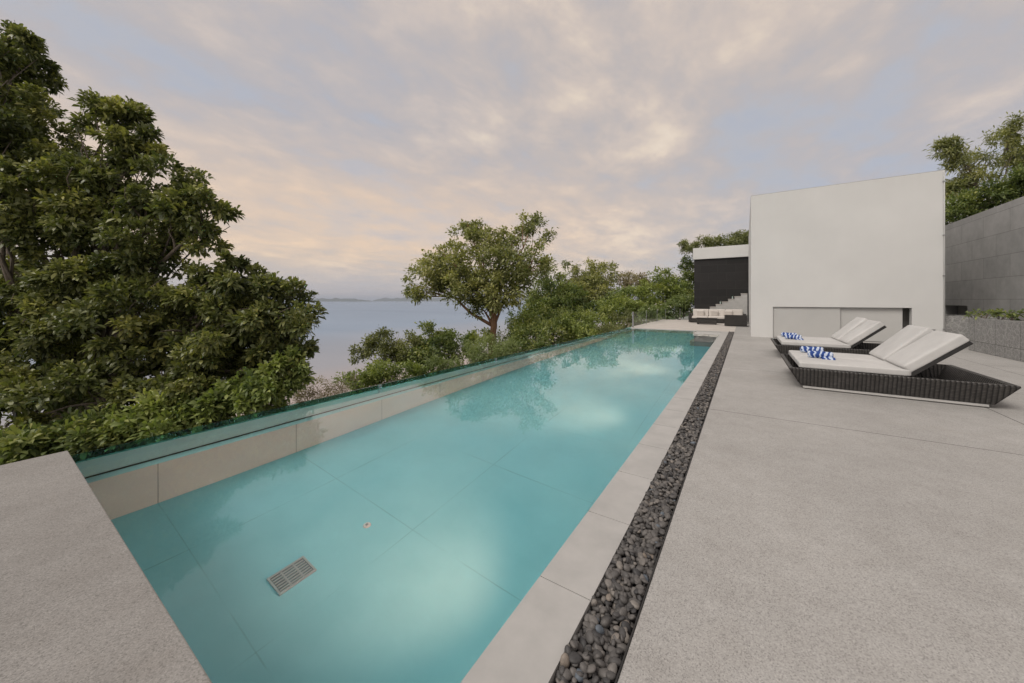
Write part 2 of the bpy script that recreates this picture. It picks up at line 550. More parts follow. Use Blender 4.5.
# sea
m, T, out = newmat('sea_water')
p = geo_pos(T)
wv = T.noise(T.mapping(p, scale=(0.10, 0.22, 1)), 1.0, 6, 0.65)
big = T.noise(T.mapping(p, scale=(0.0016, 0.006, 1)), 1.0, 4, 0.6)
s = T.n('ShaderNodeSeparateXYZ', inp={0: p}).outputs
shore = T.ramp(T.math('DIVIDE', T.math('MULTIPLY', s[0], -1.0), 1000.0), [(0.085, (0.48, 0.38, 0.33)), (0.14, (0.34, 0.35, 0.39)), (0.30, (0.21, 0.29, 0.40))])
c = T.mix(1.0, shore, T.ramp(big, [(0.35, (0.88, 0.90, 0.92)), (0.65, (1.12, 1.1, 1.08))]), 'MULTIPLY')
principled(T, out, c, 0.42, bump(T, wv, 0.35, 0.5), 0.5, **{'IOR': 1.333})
M['sea'] = m

# hillside soil with leaf litter; pale pink sand by the sea
m, T, out = newmat('hillside')
p = geo_pos(T)
z = T.n('ShaderNodeSeparateXYZ', inp={0: p}).outputs[2]
veg = T.ramp(T.noise(p, 0.35, 8, 0.7), [(0.3, (0.018, 0.030, 0.010)), (0.55, (0.045, 0.065, 0.02)), (0.75, (0.09, 0.08, 0.045))])
sand = T.ramp(T.noise(p, 0.12, 7, 0.65), [(0.3, (0.36, 0.26, 0.22)), (0.7, (0.50, 0.38, 0.33))])
zz = T.math('ADD', z, T.math('MULTIPLY', T.noise(p, 0.2, 4, 0.6), 4.0))
fz = T.ramp(T.math('DIVIDE', T.math('ADD', zz, 26.0), 26.0), [(0.12, 1.0), (0.22, 0.0)])
c = T.mix(fz, veg, sand)
principled(T, out, c, 0.9, bump(T, T.noise(p, 2.5, 6, 0.7), 0.8, 0.2), 0.2)
M['hill'] = m
M['island'] = mottled('wooded_island', (0.03, 0.05, 0.03), (0.07, 0.09, 0.06), 0.004, 0.9, 0.02, 0.5, 10)


def mat_leaf(name, dark, mid, light, trans=0.32, rough=0.45):
    m, T, out = newmat(name)
    a = T.n('ShaderNodeAttribute', attribute_name='tint').outputs['Fac']
    c = T.ramp(a, [(0.0, dark), (0.5, mid), (1.0, light)])
    pb = T.n('ShaderNodeBsdfPrincipled', inp={'Base Color': c, 'Roughness': rough, 'Specular IOR Level': 0.4})
    tcol = T.mix(1.0, c, (1.25, 1.35, 0.6), 'MULTIPLY')
    tl = T.n('ShaderNodeBsdfTranslucent', inp={'Color': tcol})
    mx = T.n('ShaderNodeMixShader', inp={0: trans, 1: pb.outputs[0], 2: tl.outputs[0]})
    T.t.links.new(mx.outputs[0], out.inputs['Surface'])
    return m


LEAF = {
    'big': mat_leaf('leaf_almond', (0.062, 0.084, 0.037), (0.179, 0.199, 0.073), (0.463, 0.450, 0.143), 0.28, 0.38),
    'umbrella': mat_leaf('leaf_umbrella', (0.162, 0.190, 0.094), (0.311, 0.320, 0.133), (0.514, 0.485, 0.205)),
    'brown': mat_leaf('leaf_brownish', (0.122, 0.144, 0.064), (0.235, 0.247, 0.109), (0.365, 0.389, 0.165)),
    'bright': mat_leaf('leaf_bright', (0.129, 0.180, 0.067), (0.271, 0.326, 0.099), (0.465, 0.486, 0.166)),
    'dark': mat_leaf('leaf_dark', (0.078, 0.118, 0.054), (0.205, 0.253, 0.086), (0.390, 0.394, 0.133)),
    'pale': mat_leaf('leaf_pale', (0.141, 0.191, 0.075), (0.250, 0.303, 0.125), (0.400, 0.447, 0.200)),
    'yellow': mat_leaf('leaf_yellowish', (0.123, 0.175, 0.061), (0.258, 0.307, 0.089), (0.423, 0.430, 0.147)),
    'pink': mat_leaf('leaf_pinkish', (0.166, 0.135, 0.083), (0.315, 0.270, 0.184), (0.495, 0.449, 0.300)),
}
M['petal'] = mottled('white_petal', (0.62, 0.58, 0.50), (0.78, 0.74, 0.66), 5, 0.7, 50, 0.05, 0.001)


def mat_bark(name, c1, c2):
    m, T, out = newmat(name)
    p = geo_pos(T)
    n = T.noise(T.mapping(p, scale=(6, 6, 1.2)), 2.5, 7, 0.7)
    principled(T, out, T.ramp(n, [(0.3, c1), (0.7, c2)]), 0.85, bump(T, n, 0.8, 0.03), 0.2)
    return m


BARK = {'grey': mat_bark('bark_grey', (0.10, 0.085, 0.07), (0.24, 0.20, 0.165)),
        'red': mat_bark('bark_red', (0.21, 0.115, 0.07), (0.40, 0.235, 0.155)),
        'pale': mat_bark('bark_pale', (0.36, 0.29, 0.24), (0.56, 0.47, 0.40))}

# pebbles: each stone its own tone
m, T, out = newmat('river_pebbles')
a = T.n('ShaderNodeAttribute', attribute_name='tint').outputs['Fac']
c = T.ramp(a, [(0.0, (0.050, 0.049, 0.050)), (0.35, (0.092, 0.087, 0.084)), (0.65, (0.145, 0.135, 0.127)), (0.86, (0.22, 0.20, 0.18)), (0.96, (0.20, 0.165, 0.135)), (1.0, (0.12, 0.14, 0.165))])
p = geo_pos(T)
c = T.mix(1.0, c, T.ramp(T.noise(p, 70, 4, 0.6), [(0.3, (0.8, 0.8, 0.8)), (0.7, (1.2, 1.2, 1.2))]), 'MULTIPLY')
principled(T, out, c, 0.55, bump(T, T.noise(p, 160, 4, 0.6), 0.25, 0.002), 0.4)
M['pebble'] = m

# ------------------------------------------------------------------ ground, sea, far islands
SEA = -25.0


def terr(x, y):
    z = -2.4 - 0.25 * max(0.0, -6.5 - x)
    z = max(z, SEA - 3 - 0.004 * abs(x))
    z += 0.9 * noise.noise(Vector((x * 0.06, y * 0.06, 3.1))) * min(1, abs(x + 6) / 6) if x < -6 else 0
    if y > 30:
        z += min((y - 30) * 0.03, 2.0) * (1 if x > -40 else max(0, 1 - (-40 - x) / 30))
    return z


nx, ny = 130, 110
xs = np.concatenate([np.linspace(-400, -130, 20, endpoint=False), np.linspace(-130, -5.5, 84, endpoint=False), np.linspace(-5.5, 90, 26)])
ys = np.concatenate([np.linspace(-200, -20, 16, endpoint=False), np.linspace(-20, 120, 74, endpoint=False), np.linspace(120, 700, 20)])
vv = np.array([[x, y, terr(x, y)] for y in ys for x in xs])
idx = np.arange(len(vv)).reshape(len(ys), len(xs))
ff = np.stack([idx[:-1, :-1], idx[:-1, 1:], idx[1:, 1:], idx[1:, :-1]], -1).reshape(-1, 4)
o = npmesh('terrain', vv, [ff], M['hill'], smooth=True)
tag(o, kind='structure')

bm = bmesh.new()
seg = 96
R0 = 42000
c0 = bm.verts.new((0, 0, SEA))
prev = None
rings = []
for r in (300, 1500, 6000, 18000, R0):
    rings.append([bm.verts.new((r * math.cos(2 * math.pi * k / seg), r * math.sin(2 * math.pi * k / seg), SEA)) for k in range(seg)])
for k in range(seg):
    bm.faces.new((c0, rings[0][k], rings[0][(k + 1) % seg]))
for a_, b_ in zip(rings[:-1], rings[1:]):
    for k in range(seg):
        bm.faces.new((a_[k], b_[k], b_[(k + 1) % seg], a_[(k + 1) % seg]))
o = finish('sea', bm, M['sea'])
tag(o, kind='structure')

# low islands on the horizon
hv, hf = [], []
base = 0
ISL = [(300, 372, 9000, 120), (372, 452, 11000, 190), (440, 545, 13000, 150)]
for (xa, xb, dd, hh) in ISL:
    n = 60
    rows = []
    for j, dep in enumerate((0.0, 0.5, 1.0)):
        for i in range(n + 1):
            t = i / n
            q = P(xa + (xb - xa) * t, 300, dd + dep * 1500)
            prof = math.sin(math.pi * t) ** 0.5 * (0.55 + 0.6 * abs(noise.noise(Vector((t * 4.3 + xa, 1.7, 0)))) + 0.25 * noise.noise(Vector((t * 15 + xa, 4, 0))))
            zz = SEA - 3 + (hh * prof + 3 if j == 1 else 0)
            hv.append((q.x, q.y, zz))
    ii = base + np.arange(3 * (n + 1)).reshape(3, n + 1)
    hf.append(np.stack([ii[:-1, :-1], ii[:-1, 1:], ii[1:, 1:], ii[1:, :-1]], -1).reshape(-1, 4))
    base += 3 * (n + 1)
o = npmesh('hills', np.array(hv), [np.concatenate(hf)], M['island'], smooth=True)
tag(o, kind='structure')

# ------------------------------------------------------------------ pool
XC0, XC1 = -0.622 * K, -0.430 * K       # coping
XS1 = -0.284 * K                        # pebble strip, deck side
YB = 0.325 * K                          # far edge of the near block
YF = 13.0 * K                           # far end of the pool
XW = -3.38 * K                          # beige pool side wall
XG = -3.48 * K                          # outer glass
ZF = -1.00 * K                          # floor
ZL = -0.36 * K                          # ledge
WZ = -0.012

bm = bmesh.new()
box(bm, XG - 0.25, XC0 + 0.2, YB - 0.6, YF + 0.2, ZF - 0.3, ZF)
o = finish('pool_floor', bm, M['poolfloor'])
tag(o, kind='structure')
bm = bmesh.new()
box(bm, XG - 0.22, XW, YB - 0.6, YF + 0.2, ZF + 0.001, ZL)           # left wall below the ledge
box(bm, XC0, XC0 + 0.14, YB - 0.4, YF + 0.14, ZF + 0.001, -0.052)       # right wall
box(bm, XW + 0.001, XC0 - 0.001, YF, YF + 0.14, ZF + 0.001, -0.052)     # far wall
box(bm, XW + 0.001, XC0 - 0.001, YB - 0.4, YB - 0.1, ZF + 0.001, -0.052)
o = finish('pool_walls', bm, M['poolwall'])
tag(o, kind='structure')
bm = bmesh.new()
box(bm, XG - 0.026, XG - 0.002, YB - 0.5, YF + 0.05, ZL + 0.001, -0.035)
box(bm, XG - 0.001, XW - 0.002, YB - 0.5, YF + 0.05, ZL + 0.001, ZL + 0.006)
o = finish('pool_edge', bm, M['poolteal'])
tag(o, kind='structure')
bm = bmesh.new()
box(bm, XG + 0.001, XG + 0.014, YB - 0.3, YF - 0.3, ZL + 0.007, ZL + 0.03)
o = finish('pool_seal', bm, M['joint'])
tag(o, kind='structure')
# outer face of the pool down to the hillside
bm = bmesh.new()
box(bm, XG - 0.45, XG - 0.221, -4, 20 * K, -5.5, -0.14)
box(bm, XG - 0.22, 30, YF + 0.2, 30 * K, -4, -0.25)
box(bm, XG - 0.22, 30, -30, YB - 0.62, -4, -0.25)
o = finish('retaining_base', bm, M['concrete'])
tag(o, kind='structure')

# shallow corner shelf and the white step beside it
bm = bmesh.new()
box(bm, -1.16 * K, XC0 + 0.001, 9.9 * K, 12.0 * K, ZF + 0.002, -0.14, 0.01)
box(bm, -1.30 * K, XC0 + 0.001, 12.0 * K + 0.002, 12.85 * K, ZF + 0.002, 0.002, 0.01)
o = finish('pool_step', bm, M['plinth'])
tag(o, kind='structure')

# water body (its sides and bottom lie inside the tiles)
bm = bmesh.new()
box(bm, XG - 0.03, XC0 + 0.03, YB - 0.35, YF + 0.03, ZF - 0.03, WZ)
o = finish('water', bm, M['water'])
tag(o, kind='structure')

# coping slabs with open joints
bm = bmesh.new()
step = 0.475 * K
y = 1.13 * K - 8 * step
while y < YF + 0.42:
    y2 = min(y + step, YF + 0.42)
    box(bm, XC0, XC1, y + 0.003, y2 - 0.003, -0.05, 0.0)
    y += step
x = XC0
while x > XG - 0.2:
    x2 = max(x - 0.66, XG - 0.2)
    box(bm, x2 + 0.003, x - 0.003, YF + 0.003, YF + 0.42, -0.05, 0.0)
    x = x2
o = finish('pool_coping', bm, M['coping'])
tag(o, kind='structure')
bm = bmesh.new()
box(bm, XC0 + 0.01, XC1 - 0.005, -5, YF + 0.4, -0.24, -0.051)
o = finish('coping_bed', bm, M['joint'])
tag(o, kind='structure')

# near block (raised end of the terrace at the left)
bm = bmesh.new()
box(bm, -3.57 * K, XC0 - 0.004, -5, YB, -0.6, 0.055 * K, 0.006, 2)
o = finish('terrace_block', bm, M['block'])
tag(o, kind='structure')

# deck to the right of the pebble strip, far terrace, gravel bed, steel edge
bm = bmesh.new()
box(bm, XS1 + 0.006, 3.78 * K, -5, 20 * K, -0.24, 0.0, 0.003, 1)
box(bm, 3.78 * K + 0.001, 5.0 * K, -5, 24 * K, -0.24, -0.004)
o = finish('deck', bm, M['deck'])
tag(o, kind='structure')
bm = bmesh.new()
box(bm, -3.62 * K, XS1 + 0.005, YF + 0.425, 20.05 * K, -0.24, 0.002, 0.003, 1)
o = finish('terrace', bm, M['terrace'])
tag(o, kind='structure')
bm = bmesh.new()
box(bm, XC1 + 0.001, XS1 - 0.001, -5, YF + 0.42, -0.23, -0.075)
o = finish('gravel_bed', bm, M['joint'])
tag(o, kind='structure')
bm = bmesh.new()
box(bm, XS1 - 0.001, XS1 + 0.005, -5, YF + 0.42, -0.12, 0.003)
o = finish('steel_edging', bm, M['black_metal'])
tag(o, kind='structure')


def pebbles():
    bm_ = bmesh.new()
    bmesh.ops.create_icosphere(bm_, subdivisions=2, radius=1)
    hi = (np.array([v_.co[:] for v_ in bm_.verts]), np.array([[q.index for q in f.verts] for f in bm_.faces]))
    bm_.free()
    bm_ = bmesh.new()
    bmesh.ops.create_icosphere(bm_, subdivisions=1, radius=1)
    lo = (np.array([v_.co[:] for v_ in bm_.verts]), np.array([[q.index for q in f.verts] for f in bm_.faces]))
    bm_.free()
    V, Fc, Tn = [], [], []
    base = 0
    x0, x1 = XC1 + 0.004, XS1 - 0.010
    r = random.Random(3)
    y = 0.2
    cells = []
    while y < YF + 0.4:
        dy = 0.021
        nn = 8
        for k in range(nn):
            cells.append((x0 + (k + r.random()) / nn * (x1 - x0), y + r.random() * dy, r.uniform(-0.038, -0.016)))
        if r.random() < 0.85:
            for k in range(5):
                cells.append((r.uniform(x0, x1), y + r.random() * dy, r.uniform(-0.012, 0.005)))
        y += dy
    for (x, y, z) in cells:
        tv, tf = hi if y < 4.5 else lo
        a = r.uniform(0.011, 0.027)
        if r.random() < 0.07:
            a = r.uniform(0.024, 0.031)
        b = a * r.uniform(0.62, 0.9)
        c = a * r.uniform(0.36, 0.6)
        R = np.array(Euler((r.gauss(0, 0.45), r.gauss(0, 0.45), r.uniform(0, 6.28))).to_matrix())
        q = tv * np.array([a, b, c])
        q = q * (1 + 0.07 * np.sin(tv[:, [1, 2, 0]] * r.uniform(1.5, 3) + r.random() * 6))
        q = q @ R.T + np.array([min(max(x, x0 + a * .5), x1 - a * .5), y, z])
        V.append(q)
        Fc.append(tf + base)
        base += len(tv)
        Tn.append(np.full(len(tv), min(1, max(0, r.gauss(0.45, 0.26)))))
    return npmesh('pebble_strip', np.concatenate(V), [np.concatenate(Fc)], M['pebble'], tint=np.concatenate(Tn), smooth=True)


o = pebbles()
tag(o, 'dark grey river pebbles filling the drain strip beside the pool coping', 'pebbles', kind='stuff')

# floor grate and inlet in the pool
gx, gy = -2.112 * K, 0.976 * K
g_ = empty('floor_grate', (gx, gy, ZF), 'pale rectangular slotted grate on the pool floor near the block', 'drain grate')
bm = bmesh.new()
L, Wd = 0.135, 0.105
zz0, zz1 = 0.002, 0.016
box(bm, -Wd, -Wd + 0.018, -L, L, zz0, zz1)
box(bm, Wd - 0.018, Wd, -L, L, zz0, zz1)
box(bm, -Wd + 0.0185, Wd - 0.0185, -L, -L + 0.014, zz0, zz1)
box(bm, -Wd + 0.0185, Wd - 0.0185, L - 0.014, L, zz0, zz1)
for k in (-0.045, 0.045):
    box(bm, -Wd + 0.0185, Wd - 0.0185, k - 0.006, k + 0.006, zz0, zz1 - 0.001)
finish('frame', bm, M['grate'], g_)
bm = bmesh.new()
for k in range(1, 7):
    xx = -Wd + 0.01 + k * (2 * Wd - 0.02) / 7
    box(bm, xx - 0.006, xx + 0.006, -L + 0.0185, L - 0.0185, zz0, zz1 - 0.003)
finish('slats', bm, M['grate'], g_)
bm = bmesh.new()
box(bm, -Wd + 0.004, Wd - 0.004, -L + 0.004, L - 0.004, 0.0004, 0.0018)
finish('sump', bm, M['sump'], g_)
rr = empty('floor_inlet', (-2.11 * K, 1.443 * K, ZF), 'small round pale water inlet on the pool floor beyond the grate', 'water inlet')
bm = bmesh.new()
bmesh.ops.create_cone(bm, cap_ends=True, segments=28, radius1=0.036, radius2=0.03, depth=0.012, matrix=Matrix.Translation((0, 0, 0.007)))
finish('flange', bm, M['plastic'], rr)
bm = bmesh.new()
bmesh.ops.create_cone(bm, cap_ends=True, segments=20, radius1=0.014, radius2=0.011, depth=0.01, matrix=Matrix.Translation((0, 0, 0.019)))
finish('nozzle', bm, M['steel'], rr)

# lamps set in the deck side wall of the pool, under the coping
m, T, out = newmat('lamp_lens')
em = T.n('ShaderNodeEmission', inp={'Color': (1.0, 0.86, 0.68, 1), 'Strength': 12.0})
T.t.links.new(em.outputs[0], out.inputs['Surface'])
M['lens'] = m
for k, lab in enumerate(('warm underwater lamp in the pool wall nearest the camera', 'warm underwater lamp second along the pool wall from the camera',
                         'warm underwater lamp third along the pool wall from the camera', 'warm underwater lamp farthest along the pool wall by the corner step')):
    yy = (1.45 + 2.52 * k) * K
    pl_ = empty('pool_lamp', (XC0, yy, -0.34 * K), lab, 'pool lamp', 'underwater lamps in the pool wall')
    bm = bmesh.new()
    Rx = Matrix.Rotation(math.radians(90), 4, 'Y')
    bmesh.ops.create_cone(bm, cap_ends=True, segments=32, radius1=0.12, radius2=0.105, depth=0.024, matrix=Matrix.Translation((-0.0135, 0, 0)) @ Matrix.Rotation(math.radians(-90), 4, 'Y'))
    finish('housing', bm, M['steel'], pl_)
    bm = bmesh.new()
    bmesh.ops.create_cone(bm, cap_ends=True, segments=32, radius1=0.085, radius2=0.08, depth=0.008, matrix=Matrix.Translation((-0.031, 0, 0)) @ Matrix.Rotation(math.radians(-90), 4, 'Y'))
    finish('lens', bm, M['lens'], pl_)
    ld = bpy.data.lights.new('pool_lamp_light', 'SPOT')
    ld.spot_size = math.radians(84)
    ld.spot_blend = 1.0
    ld.shadow_soft_size = 0.06
    ld.energy = LAMP_W
    ld.color = (1.0, 0.37, 0.25)
    lo = bpy.data.objects.new('pool_lamp_light', ld)
    lo.location = (-0.05, 0, 0)
    lo.rotation_euler = (0, math.radians(71), 0)
    link(lo, pl_)

# glass upstand along the outer edge
gw = empty('glass_wall', (XG, YB, 0), 'low green glass upstand along the seaward edge of the pool', 'glass wall')
edges = [YB + 0.01, 2.55 * K, 4.80 * K, 7.05 * K, 9.3 * K, 11.55 * K, YF + 0.35]
for a_, b_ in zip(edges[:-1], edges[1:]):
    bm = bmesh.new()
    box(bm, -0.024, 0.0, a_ + 0.006 - YB, b_ - 0.006 - YB, -0.034, 0.056, 0.002, 1)
    finish('glass_panel', bm, M['glass'], gw)
for e in edges[1:-1]:
    bm = bmesh.new()
    box(bm, -0.034, 0.010, e - 0.028 - YB, e + 0.028 - YB, -0.008, 0.05, 0.004, 1)
    finish('clamp', bm, M['steel'], gw)

# ------------------------------------------------------------------ white building
BX0, BX1, BY0, BY1, BZ = 0.14 * K, 3.715 * K, 11.86 * K, 19.98 * K, 3.90 * K
b0 = empty('white_building', (BX0, BY0, 0), 'tall windowless white box building beside the sun loungers', 'building')
OX0, OX1, OZ = 0.63 * K, 3.21 * K, 0.83 * K


def rel(bm_):
    bmesh.ops.translate(bm_, verts=bm_.verts, vec=(-BX0, -BY0, 0))
    return bm_


bm = bmesh.new()
T0 = 0.25
box(bm, BX0, OX0, BY0, BY0 + T0, 0, BZ)
box(bm, OX1, BX1, BY0, BY0 + T0, 0, BZ)
box(bm, OX0, OX1, BY0, BY0 + T0, OZ, BZ)
box(bm, BX0, BX0 + T0, BY0 + T0, BY1, 0, BZ)
box(bm, BX1 - T0, BX1, BY0 + T0, BY1, 0, BZ)
box(bm, BX0 + T0, BX1 - T0, BY1 - T0, BY1, 0, BZ)
bmesh.ops.remove_doubles(bm, verts=bm.verts, dist=0.0005)
finish('wall', rel(bm), M['whitewall'], b0)
bm = bmesh.new()
box(bm, BX0 + T0 + .01, BX1 - T0 - .01, BY0 + T0 + .01, BY1 - T0 - .01, BZ - 0.35, BZ - 0.2)
finish('roof', rel(bm), M['concrete'], b0)
bm = bmesh.new()
box(bm, BX0 - 0.004, BX1 + 0.004, BY0 - 0.004, BY0 + T0 + 0.01, BZ + 0.001, BZ + 0.014, 0.004, 1)
box(bm, BX0 - 0.004, BX0 + T0 + 0.01, BY0 + T0 + 0.011, BY1, BZ + 0.001, BZ + 0.014, 0.004, 1)
finish('parapet_cap', rel(bm), M['plinth'], b0)
bm = bmesh.new()
box(bm, OX0 - 0.2, OX1 + 0.2, BY0 + 0.62, BY0 + 0.66, 0, OZ + 0.2)
box(bm, OX0 - 0.2, OX1 + 0.2, BY0 + T0 + 0.002, BY0 + 0.62, OZ + 0.003, OZ + 0.05)
finish('recess_lining', rel(bm), M['concrete'], b0)
for (xa, xb, yo) in ((OX0 - 0.05, 1.99 * K, 0.06), (1.97 * K, 3.08 * K, 0.12)):
    bm = bmesh.new()
    box(bm, xa if yo > .1 else OX0 + 0.004, xb, BY0 + yo, BY0 + yo + 0.045, 0.015, OZ - 0.012, 0.004, 1)
    pn = finish('sliding_panel', rel(bm), M['panel'], b0)
# downpipe on the corner with brackets
bm = bmesh.new()
tube(bm, [(BX1 - 0.03, BY0 - 0.03, 0.02), (BX1 - 0.03, BY0 - 0.03, BZ - 0.1), (BX1 - 0.03, BY0 - 0.012, BZ - 0.02)], [0.015] * 3, 10)
dp = finish('downpipe', rel(bm), M['whitewall'], b0, smooth=True)
for z in (0.5, 1.55 * K, 2.45 * K, 3.65 * K):
    bm = bmesh.new()
    box(bm, BX1 - 0.055, BX1 - 0.005, BY0 - 0.055, BY0 - 0.002, z - 0.02, z + 0.02, 0.003, 1)
    finish('bracket', rel(bm), M['steel'], dp)
ob = empty('outlet_box', (3.50 * K, BY0, 0.45), 'small grey weatherproof socket box low on the white wall', 'socket box')
bm = bmesh.new()
box(bm, -0.09, 0.09, -0.05, -0.002, -0.055, 0.055, 0.008, 2)
finish('housing', bm, M['panel'], ob)
bm = bmesh.new()
box(bm, -0.08, 0.08, -0.062, -0.051, 0.0, 0.045, 0.004, 1)
finish('flap', bm, M['steel'], ob)

# ------------------------------------------------------------------ stair building behind
S0 = (-2.15 * K, 20.0 * K, 0)
sb = empty('stair_building', S0, 'building clad in black stone under a white fascia behind the sofas', 'building')
bm = bmesh.new()
box(bm, 0, 6.5 * K, 0.06, 5 * K, -0.2, 3.06 * K)
finish('wall', bm, M['blackclad'], sb)
bm = bmesh.new()
box(bm, -0.06, 6.6 * K, -0.1, 5.1 * K, 3.06 * K + 0.003, 3.63 * K, 0.01, 1)
finish('fascia', bm, M['whitewall'], sb)
st = empty('staircase', (-2.15 * K, 19.2 * K, 0), 'white stone steps climbing right in front of the black wall', 'staircase')
bm = bmesh.new()
n = 9
run = (0.13 + 2.10) * K / n
for i in range(n):
    z = (0.28 + 0.125 * i + 0.02) * K
    box(bm, 0.02 + i * run, 0.02 + (i + 1) * run - 0.001, 0, 0.8 * K, 0.002, z)
bmesh.ops.remove_doubles(bm, verts=bm.verts, dist=0.0005)
finish('steps', bm, M['coping'], st)
bm = bmesh.new()
for i in range(n):
    z = (0.28 + 0.125 * i + 0.02) * K
    box(bm, 0.0 + i * run, 0.018 + (i + 1) * run, -0.03, 0.8 * K, z + 0.001, z + 0.03, 0.004, 1)
finish('treads', bm, M['terrace'], st)
for (i, lab) in ((4, 'small glass lantern on a lower step against the black wall'), (6, 'small glass lantern on an upper step against the black wall')):
    z = (0.28 + 0.125 * i + 0.02) * K + 0.031
    ln = empty('lantern', (-2.13 * K + (i + 0.6) * run, 19.75 * K, z), lab, 'lantern', 'glass lanterns standing on the stairs')
    bm = bmesh.new()
    bmesh.ops.create_cone(bm, cap_ends=True, segments=20, radius1=0.055, radius2=0.062, depth=0.26, matrix=Matrix.Translation((0, 0, 0.15)))
    finish('glass_sleeve', bm, M['clearglass'], ln)
    bm = bmesh.new()
    bmesh.ops.create_cone(bm, cap_ends=True, segments=16, radius1=0.03, radius2=0.028, depth=0.15, matrix=Matrix.Translation((0, 0, 0.10)))
    finish('candle', bm, M['plastic'], ln)
    bm = bmesh.new()
    bmesh.ops.create_cone(bm, cap_ends=True, segments=20, radius1=0.065, radius2=0.06, depth=0.018, matrix=Matrix.Translation((0, 0, 0.0095)))
    finish('base', bm, M['steel'], ln)

# ------------------------------------------------------------------ grey boundary wall with a niche, bank behind it
GX, GZ = 5.0 * K, 3.24 * K
gwall = empty('boundary_wall', (GX, 0, 0), 'tall grey stone tiled wall at the right behind the planters', 'wall')
bm = bmesh.new()
ny0, ny1, nz0, nz1 = 14.7 * K, 16.1 * K, 0.55 * K, 0.86 * K
box(bm, 0, 0.45, -9, ny0, -0.2, GZ)
box(bm, 0, 0.45, ny1, 26 * K, -0.2, GZ)
box(bm, 0, 0.45, ny0, ny1, -0.2, nz0)
box(bm, 0, 0.45, ny0, ny1, nz1, GZ)
bmesh.ops.remove_doubles(bm, verts=bm.verts, dist=0.0005)
finish('wall', bm, M['greywall'], gwall)
bm = bmesh.new()
box(bm, 0.40, 0.46, ny0 - 0.02, ny1 + 0.02, nz0 - 0.02, nz1 + 0.02)
finish('niche_back', bm, M['concrete'], gwall)
bm = bmesh.new()
box(bm, GX + 0.45, GX + 60, -12, 40 * K, -2, GZ - 0.25)
bmesh.ops.subdivide_edges(bm, edges=bm.edges, cuts=20, use_grid_fill=True)
for v_ in bm.verts:
    if v_.co.z > GZ - 0.3:
        v_.co.z += 0.35 * noise.noise(v_.co * 0.5) + max(0, v_.co.x - GX - 3) * 0.12
o = finish('upper_bank', bm, M['hill'])
tag(o, kind='structure')

# ------------------------------------------------------------------ stone planters
def planter(x0, x1, y0, y1, h, label):
    e = empty('stone_planter', (x0, y0, 0), label, 'planter', 'etched stone planters by the grey wall')
    w, d = x1 - x0, y1 - y0
    t = 0.09
    bm = bmesh.new()
    box(bm, 0, t, 0, d, 0.002, h, 0.004, 1)
    box(bm, w - t, w, 0, d, 0.002, h, 0.004, 1)
    box(bm, t + .001, w - t - .001, 0, t, 0.002, h, 0.004, 1)
    box(bm, t + .001, w - t - .001, d - t, d, 0.002, h, 0.004, 1)
    finish('casing', bm, M['etched'], e)
    bm = bmesh.new()
    box(bm, t, w - t, t, d - t, 0.003, h - 0.06)
    finish('soil', bm, M['hill'], e)
    return e


planter(3.78 * K, 4.25 * K, 1.0 * K, 11.07 * K, 0.655 * K, 'long etched grey stone planter running along the deck at the right')
planter(3.73 * K, 4.6 * K, 11.92 * K, 13.0 * K, 0.655 * K, 'short grey stone planter against the white building corner')


# ------------------------------------------------------------------ foliage
def leaves(n_clump, centres, outward, size, per, spread, seed, up=0.5, narrow=0.42, tone=None, droop=0.0, quad=False, rad=0.5):
    """rosettes of leaves: returns verts, faces, tint"""
    r = np.random.default_rng(seed)
    n = n_clump * per
    C = np.repeat(centres, per, axis=0)
    O = np.repeat(outward, per, axis=0)
    d = r.normal(size=(n, 3)) * spread + O * 0.9
    d[:, 2] += up - droop
    d /= np.linalg.norm(d, axis=1, keepdims=True) + 1e-9
    nrm = r.normal(size=(n, 3)) * 0.45 + O * 0.35
    nrm[:, 2] += 0.95
    s = np.cross(d, nrm)
    s /= np.linalg.norm(s, axis=1, keepdims=True) + 1e-9
    nn = np.cross(s, d)
    L = size * r.uniform(0.65, 1.25, size=(n, 1))
    Wd_ = L * narrow * r.uniform(0.8, 1.15, size=(n, 1))
    b = C + d * L * 0.15 + r.normal(size=(n, 3)) * size * rad
    tip = b + d * L - np.array([0, 0, 1]) * L * 0.18
    if tone is None:
        tone = r.uniform(0.2, 0.7, n_clump)
    tt = np.clip(np.repeat(tone, per) + r.normal(size=n) * 0.14, 0, 1)
    if quad:
        m_ = b + d * L * 0.5 + nn * L * 0.04
        V = np.stack([b, m_ - s * Wd_ / 2, tip, m_ + s * Wd_ / 2], 1).reshape(-1, 3)
        base_ = np.arange(n)[:, None] * 4
        Fq = [base_ + np.array([[0, 1, 2, 3]])]
        return V, Fq, np.repeat(tt, 4)
    a1 = b + d * L * 0.35 + nn * L * 0.05
    a2 = b + d * L * 0.72 + nn * L * 0.02
    V = np.stack([b, a1 - s * Wd_ * 0.40, a1 + s * Wd_ * 0.40, a2 - s * Wd_ * 0.5, a2 + s * Wd_ * 0.5, tip], 1).reshape(-1, 3)
    base_ = np.arange(n)[:, None] * 6
    Fq = [base_ + np.array([[1, 3, 4, 2]]), base_ + np.array([[0, 1, 2]]), base_ + np.array([[3, 5, 4]])]
    return V, Fq, np.repeat(tt, 6)


